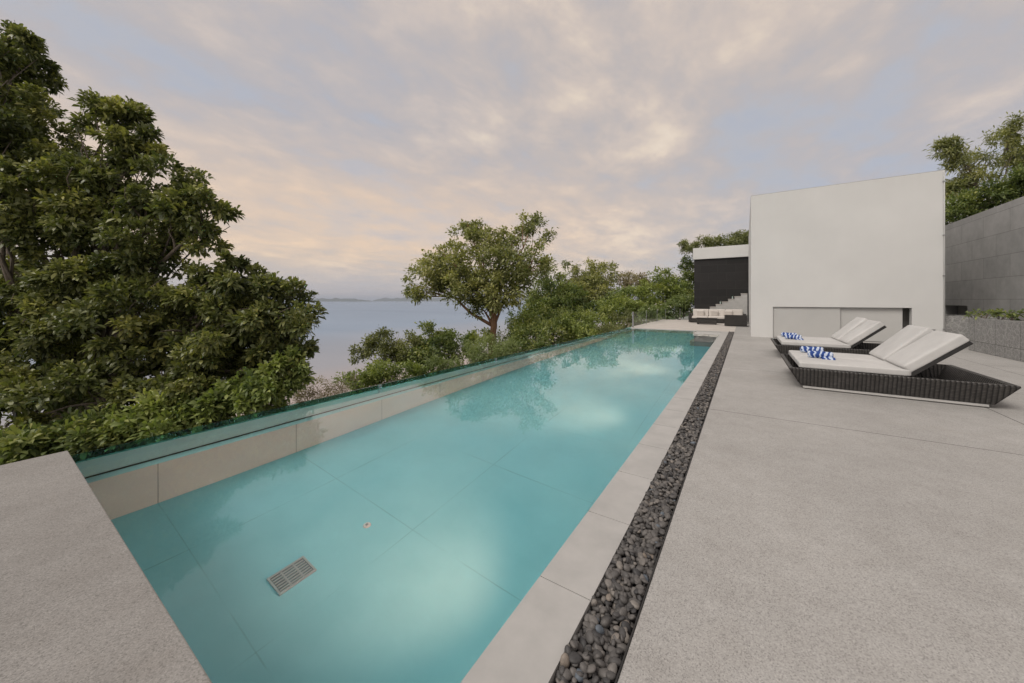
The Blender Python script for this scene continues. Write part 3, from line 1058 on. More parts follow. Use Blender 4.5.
def blob_points(blobs, n, seed, shell=0.35, lumps=0.28, pad=0.26, per_pad=16):
    """leaf clusters gathered in flattened pads that fill the ellipsoids unevenly, mostly near their skin"""
    r = np.random.default_rng(seed)
    vol = np.array([b[1] * b[1] * b[2] for b in blobs]) ** 0.75
    npad = max(6, n // per_pad)
    pick = r.choice(len(blobs), size=npad, p=vol / vol.sum())
    d = r.normal(size=(npad, 3))
    d[:, 2] += 0.12
    d /= np.linalg.norm(d, axis=1, keepdims=True)
    rr_ = r.uniform(shell ** 2, 1.0, npad) ** 0.5
    cs, os_, tn = [], [], []
    cnt = r.multinomial(n, np.ones(npad) / npad)
    for i in range(npad):
        c, rh, rz = blobs[pick[i]]
        dd = Vector(d[i])
        lf = noise.noise(Vector((dd.x * 2 + c.x, dd.y * 2 + c.y, dd.z * 2 + c.z + seed)))
        k = rr_[i] * (1 + lumps * lf * 1.5 + r.normal() * lumps * 0.22)
        pc = Vector((c[0] + dd.x * rh * k, c[1] + dd.y * rh * k, c[2] + dd.z * rz * k))
        sr = pad * (rh * rh * rz) ** (1 / 3) * r.uniform(0.65, 1.35)
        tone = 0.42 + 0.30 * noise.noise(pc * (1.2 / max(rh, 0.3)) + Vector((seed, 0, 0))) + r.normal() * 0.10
        m_ = int(cnt[i])
        e = r.normal(size=(m_, 3))
        e /= np.linalg.norm(e, axis=1, keepdims=True)
        q = e * (r.uniform(0.2, 1, (m_, 1)) ** 0.5) * sr
        q[:, 2] *= 0.62
        cs.append(np.array(pc[:]) + q)
        os_.append(e * 0.75 + d[i] * 0.5)
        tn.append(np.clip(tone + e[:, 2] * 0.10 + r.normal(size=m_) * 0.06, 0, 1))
    return np.concatenate(cs), np.concatenate(os_), np.concatenate(tn)


def mk_blobs(lst):
    """(px, py, rx, ry, d) in the picture -> world ellipsoids with real depth"""
    out_ = []
    for (px, py, rx, ry, d) in lst:
        t = (px - 512) / F
        out_.append((P(px, py, d), rx * d / F / math.sqrt(1 + t * t), ry * d / F))
    return out_


def limbs(base, blobs, r0, seed, fork=0.45, bend=0.12, twigs=3):
    """tapering trunk that forks towards every part of the crown"""
    r = random.Random(seed)
    bm_ = bmesh.new()
    cen = Vector((0, 0, 0))
    for b in blobs:
        cen += b[0]
    cen /= len(blobs)
    base = Vector(base)
    fk = base.lerp(cen, fork)
    fk.x = base.x + (fk.x - base.x) * 0.6
    fk.y = base.y + (fk.y - base.y) * 0.6

    def path(a, b, n_, amp):
        pts = []
        ln = (b - a).length
        for i in range(n_ + 1):
            t = i / n_
            p = a.lerp(b, t)
            w = math.sin(math.pi * t) * amp * ln
            p += Vector((noise.noise(Vector((t * 2, seed, a.x))), noise.noise(Vector((t * 2 + 9, seed, b.y))), 0.4 * math.sin(t * 3))) * w
            pts.append(p)
        return pts
    pts = path(base, fk, 7, bend)
    tube(bm_, pts, [r0 * (1.25 - 0.5 * i / 7) if i else r0 * 1.6 for i in range(8)], 10)
    for b in blobs:
        start = pts[r.randint(5, 7)]
        end = b[0] + Vector((0, 0, -0.15 * b[2]))
        pp = path(start, end, 7, bend * 1.3)
        rb = r0 * min(0.62, 0.25 + 0.35 * b[1] / max(q[1] for q in blobs))
        tube(bm_, pp, [rb * (1 - 0.75 * i / 7) for i in range(8)], 7)
        for k in range(twigs):
            a_ = pp[r.randint(3, 7)]
            dv = Vector((r.gauss(0, 1), r.gauss(0, 1), r.gauss(0.3, 0.7))).normalized()
            e_ = b[0] + Vector((dv.x * b[1], dv.y * b[1], dv.z * b[2])) * 0.85
            p3 = path(a_, e_, 5, bend * 1.5)
            tube(bm_, p3, [rb * 0.34 * (1 - 0.8 * i / 5) for i in range(6)], 5)
    return bm_


def tree(name, label, cat, px_blobs, base, r0, leaf, bark, n, size, per=7, seed=1, group=None, up=0.4, narrow=0.45, quad=True,
         shell=0.35, lumps=0.28, spread=0.8, fork=0.45, droop=0.0, rad=0.5, twigs=3, bend=0.12, pad=0.30, per_pad=16, trunk=True, flowers=0):
    blobs = mk_blobs(px_blobs)
    base = Vector(base)
    e = empty(name, base, label, cat, group)
    if trunk:
        bm_ = limbs(base, blobs, r0, seed, fork, bend, twigs)
        finish('trunk', bm_, BARK[bark], e, smooth=True, off=base)
    C, O, tn = blob_points(blobs, n, seed, shell, lumps, pad, per_pad)
    V, Fq, tt = leaves(n, C, O, size, per, spread, seed + 100, up, narrow, tn, droop, quad, rad)
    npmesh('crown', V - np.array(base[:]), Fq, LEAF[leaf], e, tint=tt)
    if flowers:
        r = np.random.default_rng(seed + 7)
        ids = r.choice(n, flowers)
        Cf = C[ids] + O[ids] * size * 1.2
        for k in range(flowers):
            V, Fq, tt = leaves(1, Cf[k:k + 1], O[ids[k:k + 1]], size * 0.5, 6, 1.0, seed + 9 + k, 0.4, 0.7, None, 0, True, 0.12)
            npmesh('flower', V - np.array(base[:]), Fq, M['petal'], e)
    return e


def ground_at(px, d):
    q = P(px, 300, d)
    return (q.x, q.y, terr(q.x, q.y) - 0.1)


# the great tree on the left
BIG = [(8, 205, 52, 52, 6.9), (-4, 112, 48, 52, 7.5), (60, 330, 110, 80, 8.0), (110, 225, 70, 60, 8.1), (215, 345, 66, 50, 7.6), (40, 180, 60, 60, 8.3), (0, 82, 62, 66, 8.2), (20, 60, 40, 36, 8.2), (-70, 150, 80, 100, 8.0), (48, 165, 50, 50, 7.8), (122, 130, 36, 42, 7.6), (112, 120, 34, 32, 7.7), (136, 150, 30, 28, 7.5), (95, 200, 62, 48, 7.4), (165, 205, 50, 44, 7.2),
       (200, 222, 42, 42, 7.0), (150, 255, 52, 30, 7.0), (60, 250, 52, 34, 7.4), (100, 285, 60, 26, 7.0), (0, 215, 40, 32, 7.6), (255, 300, 44, 34, 6.9), (288, 322, 38, 40, 6.8), (215, 325, 60, 38, 6.7),
       (130, 322, 66, 42, 6.6), (45, 335, 62, 40, 6.4), (-50, 350, 60, 60, 6.2), (268, 366, 36, 34, 6.6), (205, 385, 66, 38, 6.3), (190, 290, 40, 22, 6.8), (230, 268, 18, 12, 6.9), (228, 298, 44, 24, 6.9), (262, 345, 40, 36, 6.9), (20, 300, 46, 16, 6.8),
       (115, 395, 76, 44, 6.0), (20, 415, 72, 50, 5.8), (-30, 262, 26, 24, 7.2), (10, 290, 40, 18, 7.0)]
bb = P(60, 300, 8.3)
tree('broadleaf_tree', 'great dark broadleaved tree filling the left behind the glass edge', 'tree', BIG,
     (bb.x, bb.y, -4.3), 0.22, 'big', 'grey', 23000, 0.128, per=8, seed=11, quad=False, up=0.35, narrow=0.36, shell=0.30, lumps=0.15, spread=0.95,
     fork=0.62, twigs=4, rad=0.22, pad=0.27, per_pad=24)
# shrubs growing at its foot, against the glass
tree('leafy_shrub', 'bright green broadleaved shrub low against the glass under the great tree', 'shrub',
     [(262, 392, 40, 22, 6.3), (225, 405, 36, 18, 6.0), (165, 420, 52, 22, 5.6), (200, 415, 32, 20, 5.8), (285, 372, 18, 18, 6.4)], ground_at(225, 6.6), 0.04, 'bright', 'grey', 1500, 0.12,
     per=7, seed=12, quad=False, rad=0.3, group='shrubs under the great tree', narrow=0.38)
tree('leafy_shrub', 'dark green shrub beside the corner of the near block', 'shrub',
     [(60, 448, 70, 26, 5.2), (110, 436, 46, 20, 5.4), (-10, 470, 50, 36, 5.0)], ground_at(60, 5.6), 0.04, 'dark', 'grey', 1300, 0.12,
     per=7, seed=13, quad=False, rad=0.3, group='shrubs under the great tree', narrow=0.38)

# the umbrella-shaped tree in the middle
tree('umbrella_tree', 'spreading umbrella shaped tree with a red forked trunk before the sea', 'tree',
     [(430, 283, 26, 17, 24), (455, 262, 34, 20, 24), (478, 240, 24, 16, 24.3), (470, 228, 16, 8, 24.5), (505, 262, 36, 24, 23.5), (500, 285, 32, 20, 23.5), (465, 285, 28, 17, 23.2),
      (532, 222, 15, 11, 24), (540, 240, 14, 13, 24.2), (535, 262, 18, 13, 24), (512, 240, 16, 12, 24.3), (415, 294, 12, 9, 23.8), (480, 304, 20, 10, 23.6), (545, 265, 9, 7, 24)],
     (P(494, 300, 24).x, P(494, 300, 24).y, -4.4), 0.25, 'umbrella', 'red', 3300, 0.25, per=7, seed=21, shell=0.2, lumps=0.35, rad=0.5, fork=0.66, twigs=3, narrow=0.5, bend=0.07)

# shrubs and small trees between the pool and the sea
GS = 'shrubs and trees below the pool terrace'
tree('pale_stem_tree', 'small brownish green tree with several pale thin stems', 'tree',
     [(372, 348, 20, 14, 19), (396, 341, 20, 13, 19), (390, 354, 22, 9, 18.6), (362, 352, 12, 9, 18.8), (410, 336, 10, 8, 19.2)], ground_at(396, 18.6), 0.07, 'brown', 'pale', 750, 0.17, per=7, seed=31,
     shell=0.2, lumps=0.4, fork=0.55, group=GS, twigs=4)
tree('round_shrub', 'bright green rounded shrub below the pale stemmed tree', 'shrub',
     [(368, 376, 28, 15, 15.5), (385, 372, 20, 13, 15.8), (352, 380, 14, 11, 15.3), (410, 374, 16, 12, 16.2)], ground_at(370, 15.6), 0.05, 'bright', 'grey', 800, 0.15, per=7, seed=32, group=GS)
tree('conical_bush', 'upright dark green bush between the pale stemmed and red trunked trees', 'shrub',
     [(428, 334, 17, 17, 20), (430, 350, 26, 17, 19.5), (446, 345, 20, 14, 20), (418, 362, 20, 13, 19), (462, 350, 16, 13, 20)], ground_at(432, 20), 0.09, 'dark', 'grey', 1100, 0.20, per=7, seed=33, group=GS)
tree('bushy_tree', 'mid green bush directly left of the red forked trunk', 'shrub',
     [(462, 345, 24, 14, 23), (480, 340, 18, 12, 23), (450, 338, 12, 10, 23.5), (515, 330, 20, 15, 27), (530, 322, 18, 14, 28)], ground_at(470, 23), 0.08, 'yellow', 'grey', 900, 0.22, per=7, seed=34, group=GS)
tree('feathery_shrub', 'pale green feathery rounded shrub just above the glass edge', 'shrub',
     [(490, 350, 26, 12, 15.5), (470, 356, 18, 10, 15.0), (508, 354, 16, 10, 16), (445, 366, 18, 9, 14.5)], ground_at(488, 15.5), 0.05, 'pale', 'grey', 1000, 0.15, per=9, seed=35, narrow=0.22, group=GS, up=0.2)
tree('round_shrub', 'dense green shrub right of the red forked trunk', 'shrub',
     [(525, 343, 22, 16, 21), (545, 337, 20, 16, 22), (515, 352, 18, 10, 19), (538, 350, 16, 9, 20)], ground_at(530, 21), 0.07, 'dark', 'grey', 900, 0.20, per=7, seed=36, group=GS)
tree('round_shrub', 'wide bright green shrub in the middle of the far pool side', 'shrub',
     [(580, 325, 24, 17, 24), (560, 330, 18, 14, 23), (600, 328, 20, 15, 25), (585, 338, 30, 9, 22)], ground_at(580, 24), 0.07, 'bright', 'grey', 1200, 0.21, per=7, seed=37, group=GS)
tree('drooping_shrub', 'pinkish tipped shrub by the far pool corner', 'shrub',
     [(618, 325, 12, 11, 22), (610, 332, 14, 7, 21.5), (628, 318, 8, 9, 23)], ground_at(616, 22), 0.04, 'brown', 'grey', 420, 0.17, per=7, seed=38, group=GS, narrow=0.25)

# the wood beyond the end of the pool
GW = 'trees of the wood beyond the pool'
tree('dense_tree', 'dark domed evergreen tree right of the umbrella tree', 'tree',
     [(552, 290, 24, 22, 33), (545, 305, 24, 16, 32), (566, 300, 20, 18, 32)], ground_at(552, 33), 0.22, 'dark', 'grey', 1500, 0.30, per=7, seed=41, group=GW, lumps=0.16)
tree('feathery_tree', 'tall feathery green tree with sky showing through its top', 'tree',
     [(590, 275, 22, 15, 36), (600, 290, 26, 18, 35), (582, 295, 20, 16, 35), (608, 272, 12, 9, 36), (572, 268, 9, 7, 36)], ground_at(592, 35), 0.22, 'umbrella', 'grey', 1500, 0.30, per=7, seed=42, group=GW, shell=0.2, lumps=0.35)
tree('brown_crowned_tree', 'tree with a thin pinkish brown crown above the wood', 'tree',
     [(632, 278, 15, 8, 42), (622, 282, 12, 9, 42), (642, 284, 9, 8, 42)], ground_at(630, 42), 0.18, 'pink', 'pale', 420, 0.32, per=7, seed=43, group=GW, shell=0.15, lumps=0.4)
tree('leafy_tree', 'yellowish green tree left of the tall terrace fence post', 'tree',
     [(620, 305, 20, 16, 30), (636, 298, 15, 15, 31), (606, 312, 18, 12, 29), (640, 312, 12, 12, 30)], ground_at(622, 30), 0.14, 'bright', 'grey', 1200, 0.25, per=7, seed=44, group=GW)
tree('leafy_tree', 'yellow green tree directly behind the glass fence', 'tree',
     [(655, 290, 16, 15, 40), (668, 283, 14, 13, 41), (650, 303, 16, 12, 39), (672, 298, 16, 13, 40)], ground_at(660, 40), 0.16, 'yellow', 'grey', 1100, 0.32, per=7, seed=45, group=GW)
tree('leafy_tree', 'darker green tree beside the left edge of the black wall', 'tree',
     [(688, 275, 12, 14, 46), (680, 286, 14, 14, 45), (690, 296, 14, 14, 45), (676, 302, 14, 12, 44)], ground_at(684, 45), 0.18, 'dark', 'grey', 1100, 0.34, per=7, seed=46, group=GW)
tree('round_shrub', 'dark green bush mass filling the gap behind the umbrella tree', 'shrub',
     [(575, 318, 22, 12, 30), (545, 320, 22, 12, 29), (598, 312, 18, 12, 30), (520, 318, 16, 12, 31), (560, 308, 20, 10, 31)], ground_at(562, 30), 0.1, 'dark', 'grey', 1100, 0.26, per=7, seed=47, group=GW)
tree('raintree', 'flat topped feathery tree rising behind the white fascia roof', 'tree',
     [(738, 240, 22, 9, 44), (715, 244, 20, 7, 44), (692, 246, 12, 5, 44), (758, 235, 18, 9, 45), (700, 252, 18, 6, 44)], (P(745, 300, 45).x, P(745, 300, 45).y, -2.0), 0.25, 'brown', 'grey', 1500, 0.26, per=8,
     seed=48, shell=0.1, lumps=0.35, group=GW)

# flowering bushes behind the far glass fence
GF = 'flowering bushes behind the glass fence'
tree('flowering_bush', 'rounded pinkish bush with white flowers beside the black wall', 'bush',
     [(680, 304, 11, 10, 28), (670, 309, 9, 7, 28), (688, 309, 6, 8, 28.5)], (P(680, 300, 28).x, P(680, 300, 28).y, -0.9), 0.07, 'pale', 'grey', 520, 0.20, per=7, seed=51, group=GF, flowers=34)
tree('flowering_bush', 'low green bush with white flowers behind the fence corner', 'bush',
     [(646, 314, 9, 8, 24), (656, 315, 8, 7, 26.5), (638, 319, 6, 8, 22.8), (664, 314, 6, 6, 28)], (P(648, 300, 25).x, P(648, 300, 25).y, -1.2), 0.05, 'pale', 'grey', 420, 0.19, per=7, seed=52, group=GF, flowers=16)

# thin pinkish scrub over the beach
tree('thorn_scrub', 'sparse pinkish brown scrub above the pink beach', 'scrub',
     [(312, 388, 22, 10, 13), (335, 386, 16, 8, 14), (352, 382, 10, 8, 15), (300, 398, 16, 8, 12.5), (330, 396, 18, 5, 13)], ground_at(322, 13.4), 0.03, 'pink', 'pale', 520, 0.085, per=5, seed=61,
     shell=0.1, lumps=0.4, narrow=0.45, twigs=9, rad=0.9)

# over the grey wall at the right
HB = P(985, 300, 15.2)
tree('clipped_hedge', 'dark green hedge growing on top of the grey wall', 'hedge',
     [(965, 206, 26, 14, 15.6), (995, 194, 30, 15, 15.0), (1025, 183, 34, 17, 14.4), (1065, 172, 40, 22, 13.8), (955, 214, 22, 12, 16.4), (1110, 160, 44, 26, 13)], (HB.x + .6, HB.y, GZ - 0.3), 0.05, 'dark', 'grey', 2600, 0.14, per=7, seed=71,
     lumps=0.2)
TB = P(985, 300, 18)
tree('bamboo_like_tree', 'loose olive green tree with drooping sprays above the hedge', 'tree',
     [(952, 146, 15, 10, 18), (962, 160, 16, 13, 18), (985, 160, 18, 20, 18), (1008, 138, 13, 24, 18), (1013, 122, 8, 11, 18), (945, 138, 10, 7, 18), (1020, 160, 18, 22, 18), (975, 182, 22, 16, 18), (958, 190, 14, 14, 18), (1045, 170, 20, 30, 18)],
     (TB.x, TB.y, GZ - 0.2), 0.10, 'umbrella', 'grey', 1600, 0.21, per=8, seed=72, shell=0.1, lumps=0.45, narrow=0.24, droop=0.6, fork=0.3, group=None)


# small plants in the planters
def small_plant(px, py, d, label, seed, h=0.3, n=26, leaf='dark'):
    r = random.Random(seed)
    top = P(px, py, d)
    base = Vector((top.x, top.y, 0.655 * K - 0.06))
    e = empty('leafy_plant', base, label, 'plant', 'plants growing in the stone planters')
    bm_ = bmesh.new()
    cs, os_ = [], []
    for k in range(6):
        a = r.uniform(0, 6.28)
        tip = Vector((math.cos(a) * h * r.uniform(.2, 1.0), math.sin(a) * h * r.uniform(.2, 1.0), h * r.uniform(0.5, 1.1)))
        mid = tip * 0.5 + Vector((0, 0, h * 0.18))
        tube(bm_, [Vector((0, 0, 0)), mid, tip], [0.009, 0.007, 0.003], 5)
        for j in range(n // 6):
            t = r.uniform(0.45, 1.05)
            cs.append((mid.lerp(tip, t * 2 - 1) if t > .5 else mid * (t * 2))[:])
            os_.append(tip.normalized()[:])
    finish('stems', bm_, BARK['grey'], e)
    V, Fq, tt = leaves(len(cs), np.array(cs), np.array(os_), 0.105, 4, 1.0, seed, 0.15, 0.42, None, 0, False, 0.15)
    npmesh('foliage', V, Fq, LEAF[leaf], e, tint=tt)


small_plant(956, 316, 17.4, 'low green plant in the short planter by the building corner', 81, 0.4, 30)
small_plant(974, 315, 10.0, 'small spreading green plant at the far end of the long planter', 82, 0.22, 12)
small_plant(985, 312, 9.6, 'thin upright green plant second from the far end of the long planter', 83, 0.26, 12)
small_plant(999, 311, 9.2, 'largest dark green plant in the long planter', 84, 0.34, 36, 'dark')
small_plant(1012, 318, 8.8, 'trailing green plant nearest the right edge of the picture', 85, 0.16, 12)

# ------------------------------------------------------------------ glass fence round the far terrace
gf = empty('glass_fence', (-3.47 * K, YF + 0.6, 0), 'clear glass fence with steel posts round the far terrace', 'fence')
pts_ = [(-3.47 * K, YF + 0.6 + i * (19.9 * K - YF - 0.6) / 3) for i in range(4)] + [(-3.47 * K + i * 1.38 * K / 2, 19.9 * K) for i in range(1, 3)]
O_ = Vector((-3.47 * K, YF + 0.6, 0))
FH = 0.58 * K
for i, (x, y) in enumerate(pts_):
    bm = bmesh.new()
    w = 0.04 if i == 0 else 0.012
    box(bm, x - w - O_.x, x + w - O_.x, y - w - O_.y, y + w - O_.y, 0.003, FH, 0.003, 1)
    finish('post', bm, M['steel'], gf)
for a_, b_ in zip(pts_[:-1], pts_[1:]):
    bm = bmesh.new()
    if abs(a_[0] - b_[0]) < 0.01:
        box(bm, a_[0] - 0.006 - O_.x, a_[0] + 0.006 - O_.x, a_[1] + 0.06 - O_.y, b_[1] - 0.06 - O_.y, 0.05, FH - 0.02)
    else:
        box(bm, a_[0] + 0.06 - O_.x, b_[0] - 0.06 - O_.x, a_[1] - 0.006 - O_.y, a_[1] + 0.006 - O_.y, 0.05, FH - 0.02)
    finish('pane', bm, M['fenceglass'], gf)


# ------------------------------------------------------------------ double sun loungers
def copy_tree(o_, parent=None):
    c = o_.copy()
    COL.objects.link(c)
    if parent is not None:
        c.parent = parent
    for ch in list(o_.children):
        copy_tree(ch, c)
    return c


def make_lounger():
    # local frame: x from foot (0) to head, y across from the near side, metres
    L_, Wd_, H_ = 1.64 * K, 1.28 * K, 0.235 * K
    e = empty('sun_lounger', (0.42 * K, 5.12 * K, 0),
              'nearer dark wicker double sun lounger with pale cushions', 'sun lounger', 'double wicker sun loungers on the deck')
    iL, iR, iY = 0.11 * K, 0.13 * K, 0.05 * K      # how far the hull tapers in towards the ground
    bm_ = bmesh.new()
    t = 0.055
    zb, zt = 0.052, H_

    def ring(x0, x1, y0, y1, z):
        return [bm_.verts.new(q) for q in ((x0, y0, z), (x1, y0, z), (x1, y1, z), (x0, y1, z))]
    A = ring(iL, L_ - iR, iY, Wd_ - iY, zb)
    B = ring(0, L_, 0, Wd_, zt - 0.02)
    B2 = ring(0.012, L_ - 0.012, 0.008, Wd_ - 0.008, zt)
    C_ = ring(t, L_ - t * 1.6, t, Wd_ - t, zt)
    D = ring(t + 0.06, L_ - t * 1.6 - 0.10, t + 0.03, Wd_ - t - 0.03, zb + 0.05)
    for p_, q_ in ((A, B), (B, B2), (B2, C_), (C_, D)):
        for k in range(4):
            bm_.faces.new((p_[k], p_[(k + 1) % 4], q_[(k + 1) % 4], q_[k]))
    bm_.faces.new(A[::-1])
    bm_.faces.new(D)
    es = [ed for ed in bm_.edges if (ed.verts[0] in A and ed.verts[1] in B) or (ed.verts[1] in A and ed.verts[0] in B)]
    bmesh.ops.bevel(bm_, geom=es, offset=0.02, segments=2, affect='EDGES')
    finish('wicker_frame', bm_, M['wicker'], e)
    bm_ = bmesh.new()
    box(bm_, iL + 0.03, L_ - iR - 0.05, iY + 0.005, Wd_ - iY - 0.005, 0.012, 0.051, 0.008, 2)
    finish('plinth', bm_, M['plinth'], e)
    for (fx, fy) in ((iL + 0.2, 0.2), (iL + 0.2, Wd_ - 0.2), (L_ - iR - 0.25, 0.2), (L_ - iR - 0.25, Wd_ - 0.2)):
        bm_ = bmesh.new()
        box(bm_, fx - 0.05, fx + 0.05, fy - 0.05, fy + 0.05, 0.0, 0.0115)
        finish('foot', bm_, M['black_metal'], e)
    hinge = (1.40 - 0.42) * K
    half = (Wd_ - 0.10 * K) / 2
    ang = math.radians(42)
    for s_ in (0, 1):
        y0 = 0.045 * K + s_ * (half + 0.016)
        cy0 = y0 + half / 2
        bm_ = bmesh.new()
        cushion(bm_, (0.095 * K + hinge) / 2, cy0, zt + 0.045, (hinge - 0.095 * K) / 2, half / 2 - 0.006, 0.047, 0.022, 0.008, 16, None, 0.005, 3 + s_)
        finish('seat_cushion', bm_, M['fabric'], e, smooth=True)
        # raised back: panel, cushion and prop
        Lb = 0.53 * K
        Rm = Matrix.Rotation(-ang - s_ * math.radians(4.5), 3, 'Y')
        pc = Vector((hinge, cy0, zt + 0.01))
        bm_ = bmesh.new()
        mid = pc + Rm @ Vector((Lb / 2, 0, 0.015))
        g0 = bmesh.ops.create_cube(bm_, size=1)
        for v_ in g0['verts']:
            v_.co = mid + Rm @ Vector((v_.co.x * Lb, v_.co.y * (half - 0.03), v_.co.z * 0.05))
        finish('back_panel', bm_, M['black_metal'], e)
        bm_ = bmesh.new()
        mid = pc + Rm @ Vector((Lb / 2 + 0.01, 0, 0.092))
        cushion(bm_, mid.x, mid.y, mid.z, Lb / 2, half / 2 - 0.012, 0.062, 0.026, 0.012, 16, Rm, 0.005, 9 + s_)
        finish('back_cushion', bm_, M['fabric'], e, smooth=True)
        for dy in (-0.2, 0.2):
            bm_ = bmesh.new()
            a_ = pc + Rm @ Vector((Lb * 0.36, dy, -0.01))
            b_ = Vector((a_.x + 0.10, a_.y, zb + 0.05))
            tube(bm_, [a_, b_], [0.012, 0.012], 8)
            finish('back_prop', bm_, M['black_metal'], e, smooth=True)
    return e


lg = make_lounger()
lg2 = copy_tree(lg)
lg2.location = (0.43 * K, 7.6 * K, 0)
lg2['label'] = 'farther dark wicker double sun lounger, nearer the white building'


def make_towel(loc, rz, label, seed, src=None):
    e = empty('rolled_towel', loc, label, 'towel', 'blue striped towels at the foot of the loungers', rz)
    bm_ = bmesh.new()
    seg_, nl = 72, 16
    Rr = 0.062
    rings_ = []
    for i in range(nl + 1):
        t = i / nl
        x = (t - 0.5) * 0.32
        row = []
        for k in range(seg_):
            a = 2 * math.pi * k / seg_
            rr_ = Rr * (1 + 0.06 * math.sin(3 * a + seed) + 0.06 * noise.noise(Vector((x * 14, math.cos(a) * 2, math.sin(a) * 2 + seed))))
            if 0.9 < a < 1.05:
                rr_ *= 0.88                      # the free edge of the roll
            if i in (0, nl):
                rr_ *= 0.86
            row.append(bm_.verts.new((x, rr_ * 1.18 * math.cos(a), Rr * 0.92 + rr_ * 0.92 * math.sin(a))))
        rings_.append(row)
    for i in range(nl):
        for k in range(seg_):
            bm_.faces.new((rings_[i][k], rings_[i][(k + 1) % seg_], rings_[i + 1][(k + 1) % seg_], rings_[i + 1][k]))
    for row, dx in ((rings_[0], -1), (rings_[-1], 1)):
        # coiled end: alternate depth rings
        last = row
        for q, (f_, dz) in enumerate(((0.78, 0.004), (0.7, -0.008), (0.52, 0.002), (0.44, -0.008), (0.22, 0.002))):
            c0_ = Vector((row[0].co.x + dx * dz, 0, Rr * 0.92))
            nr = [bm_.verts.new((c0_.x, v_.co.y * f_, (v_.co.z - Rr * 0.92) * f_ + Rr * 0.92)) for v_ in row]
            for k in range(seg_):
                bm_.faces.new((last[k], last[(k + 1) % seg_], nr[(k + 1) % seg_], nr[k]))
            last = nr
        bm_.faces.new(last)
    finish('roll', bm_, M['towel'], e, smooth=True)
    # the loose fringed corner lying on the cushion
    bm_ = bmesh.new()
    n_ = 10
    g1 = []
    for i in range(n_ + 1):
        row = []
        for j in range(n_ + 1):
            x = 0.02 + 0.17 * i / n_
            y = -0.05 - 0.11 * j / n_
            row.append((x, y, 0.006 + 0.030 * (1 - j / n_) ** 2 + 0.010 * noise.noise(Vector((x * 20 + seed, y * 20, 0)))))
        g1.append(row)
    tv = [[bm_.verts.new(q) for q in row] for row in g1]
    bv = [[bm_.verts.new((q[0], q[1], q[2] - 0.008)) for q in row] for row in g1]
    for i in range(n_):
        for j in range(n_):
            bm_.faces.new((tv[i][j], tv[i + 1][j], tv[i + 1][j + 1], tv[i][j + 1]))
            bm_.faces.new((bv[i][j], bv[i][j + 1], bv[i + 1][j + 1], bv[i + 1][j]))
    for i in range(n_):
        for (q0, q1) in (((i, 0), (i + 1, 0)), ((i, n_), (i + 1, n_)), ((0, i), (0, i + 1)), ((n_, i), (n_, i + 1))):
            bm_.faces.new((tv[q0[0]][q0[1]], tv[q1[0]][q1[1]], bv[q1[0]][q1[1]], bv[q0[0]][q0[1]]))
    finish('loose_end', bm_, M['towel'], e, smooth=True)
    return e


ZT = 0.235 * K + 0.099
make_towel((0.76 * K, 5.62 * K, ZT), math.radians(-8), 'blue striped rolled towel on the near cushion of the nearer lounger', 1)
make_towel((0.74 * K, 6.12 * K, ZT), math.radians(6), 'blue striped rolled towel on the far cushion of the nearer lounger', 2)
make_towel((0.72 * K, 8.08 * K, ZT), math.radians(4), 'blue striped rolled towel on the near cushion of the farther lounger', 3)
make_towel((0.70 * K, 8.52 * K, ZT), math.radians(-10), 'blue striped rolled towel on the far cushion of the farther lounger', 4)

# ------------------------------------------------------------------ sofa group on the far terrace
so = empty('outdoor_sofa', (-2.15 * K, 17.9 * K, 0), 'long black wicker sofa with pale cushions below the black wall', 'sofa')
SL, SD = 2.2 * K, 0.66 * K
bm = bmesh.new()
box(bm, 0.11 * K, SL - 0.11 * K, 0.0, SD, 0.04, 0.19 * K, 0.01, 1)
finish('frame', bm, M['wicker'], so)
bm = bmesh.new()
box(bm, 0.11 * K, SL - 0.11 * K, SD - 0.1, SD, 0.191 * K, 0.50 * K, 0.01, 1)
finish('backrest', bm, M['wicker'], so)
for x in (0, SL - 0.108 * K):
    bm = bmesh.new()
    box(bm, x, x + 0.108 * K, 0.0, SD, 0.04, 0.42 * K, 0.01, 1)
    finish('arm', bm, M['wicker'], so)
nC = 3
cw = (SL - 0.24 * K) / nC
for k in range(nC):
    bm = bmesh.new()
    cushion(bm, 0.12 * K + cw * (k + 0.5), SD / 2 - 0.04, 0.19 * K + 0.08, cw / 2 - 0.008, SD / 2 - 0.09, 0.075, 0.03, 0.01, 8)
    finish('seat_cushion', bm, M['fabric_warm'], so, smooth=True)
    bm = bmesh.new()
    cushion(bm, 0.12 * K + cw * (k + 0.5), SD - 0.2, 0.45 * K, cw / 2 - 0.01, 0.08, 0.16 * K, 0.04, 0.0, 8)
    finish('back_cushion', bm, M['fabric_warm'], so, smooth=True)
for k, x in enumerate((0.45, 1.0, 1.55)):
    bm = bmesh.new()
    Rm = Matrix.Rotation(math.radians(20), 3, 'X')
    cushion(bm, 0, 0, 0, 0.2, 0.06, 0.18, 0.04, 0.0, 8, Rm)
    pl = finish('throw_pillow', bm, M['fabric_warm'], None, smooth=True)
    pl.location = (-2.15 * K + x * K, 17.9 * K + SD - 0.37, 0.19 * K + 0.34)
    tag(pl, ['grey throw pillow at the left end of the sofa', 'grey throw pillow in the middle of the sofa', 'grey throw pillow at the right end of the sofa'][k], 'pillow', 'pillows on the outdoor sofa')

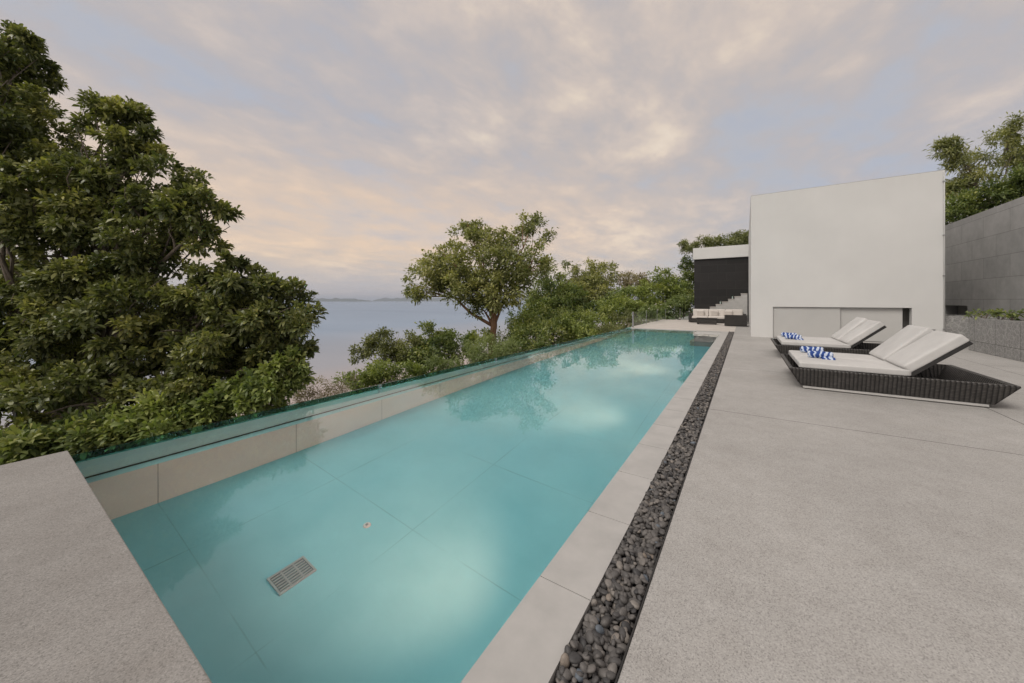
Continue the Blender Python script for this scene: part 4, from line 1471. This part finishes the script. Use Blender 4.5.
ct = empty('coffee_table', (-1.34 * K, 16.95 * K, 0), 'low black wicker coffee table before the sofa', 'coffee table')
bm = bmesh.new()
box(bm, -0.36 * K, 0.36 * K, -0.2 * K, 0.2 * K, 0.05, 0.25 * K, 0.01, 1)
finish('body', bm, M['wicker'], ct)
bm = bmesh.new()
box(bm, -0.38 * K, 0.38 * K, -0.22 * K, 0.22 * K, 0.25 * K + 0.001, 0.25 * K + 0.02, 0.004, 1)
finish('top', bm, M['black_metal'], ct)
for sx in (-1, 1):
    for sy in (-1, 1):
        bm = bmesh.new()
        box(bm, sx * 0.32 * K - 0.03, sx * 0.32 * K + 0.03, sy * 0.16 * K - 0.03, sy * 0.16 * K + 0.03, 0.002, 0.049)
        finish('foot', bm, M['black_metal'], ct)
ac = empty('wicker_armchair', (-0.27 * K, 16.1 * K, 0), 'boxy black wicker armchair seen from behind near the white wall', 'armchair')
bm = bmesh.new()
box(bm, -0.40 * K, 0.34 * K, 0.0, 0.09, 0.03, 0.44 * K, 0.01, 1)
finish('backrest', bm, M['wicker'], ac)
bm = bmesh.new()
box(bm, -0.40 * K, 0.34 * K, 0.091, 0.62 * K, 0.03, 0.17 * K, 0.01, 1)
finish('seat_frame', bm, M['wicker'], ac)
for x in (-0.40 * K, 0.24 * K):
    bm = bmesh.new()
    box(bm, x, x + 0.10 * K, 0.091, 0.62 * K, 0.171 * K, 0.42 * K, 0.01, 1)
    finish('arm', bm, M['wicker'], ac)
bm = bmesh.new()
cushion(bm, -0.03 * K, 0.36 * K, 0.17 * K + 0.08, 0.26 * K, 0.25 * K, 0.07, 0.03, 0.01, 8)
finish('seat_cushion', bm, M['fabric_warm'], ac, smooth=True)

# ------------------------------------------------------------------ evening air over the sea
bm = bmesh.new()
box(bm, -46000, 46000, -46000, 46000, SEA - 8, 260)
me_ = bpy.data.materials.new('haze')
me_.use_nodes = True
for n_ in list(me_.node_tree.nodes):
    me_.node_tree.nodes.remove(n_)
T = NT(me_.node_tree)
out = T.n('ShaderNodeOutputMaterial')
pv = T.n('ShaderNodeVolumePrincipled', inp={'Color': (0.76, 0.85, 1.0, 1), 'Density': 8.0e-5, 'Anisotropy': 0.0})
T.t.links.new(pv.outputs[0], out.inputs['Volume'])
o = finish('haze', bm, me_)
tag(o, kind='stuff')
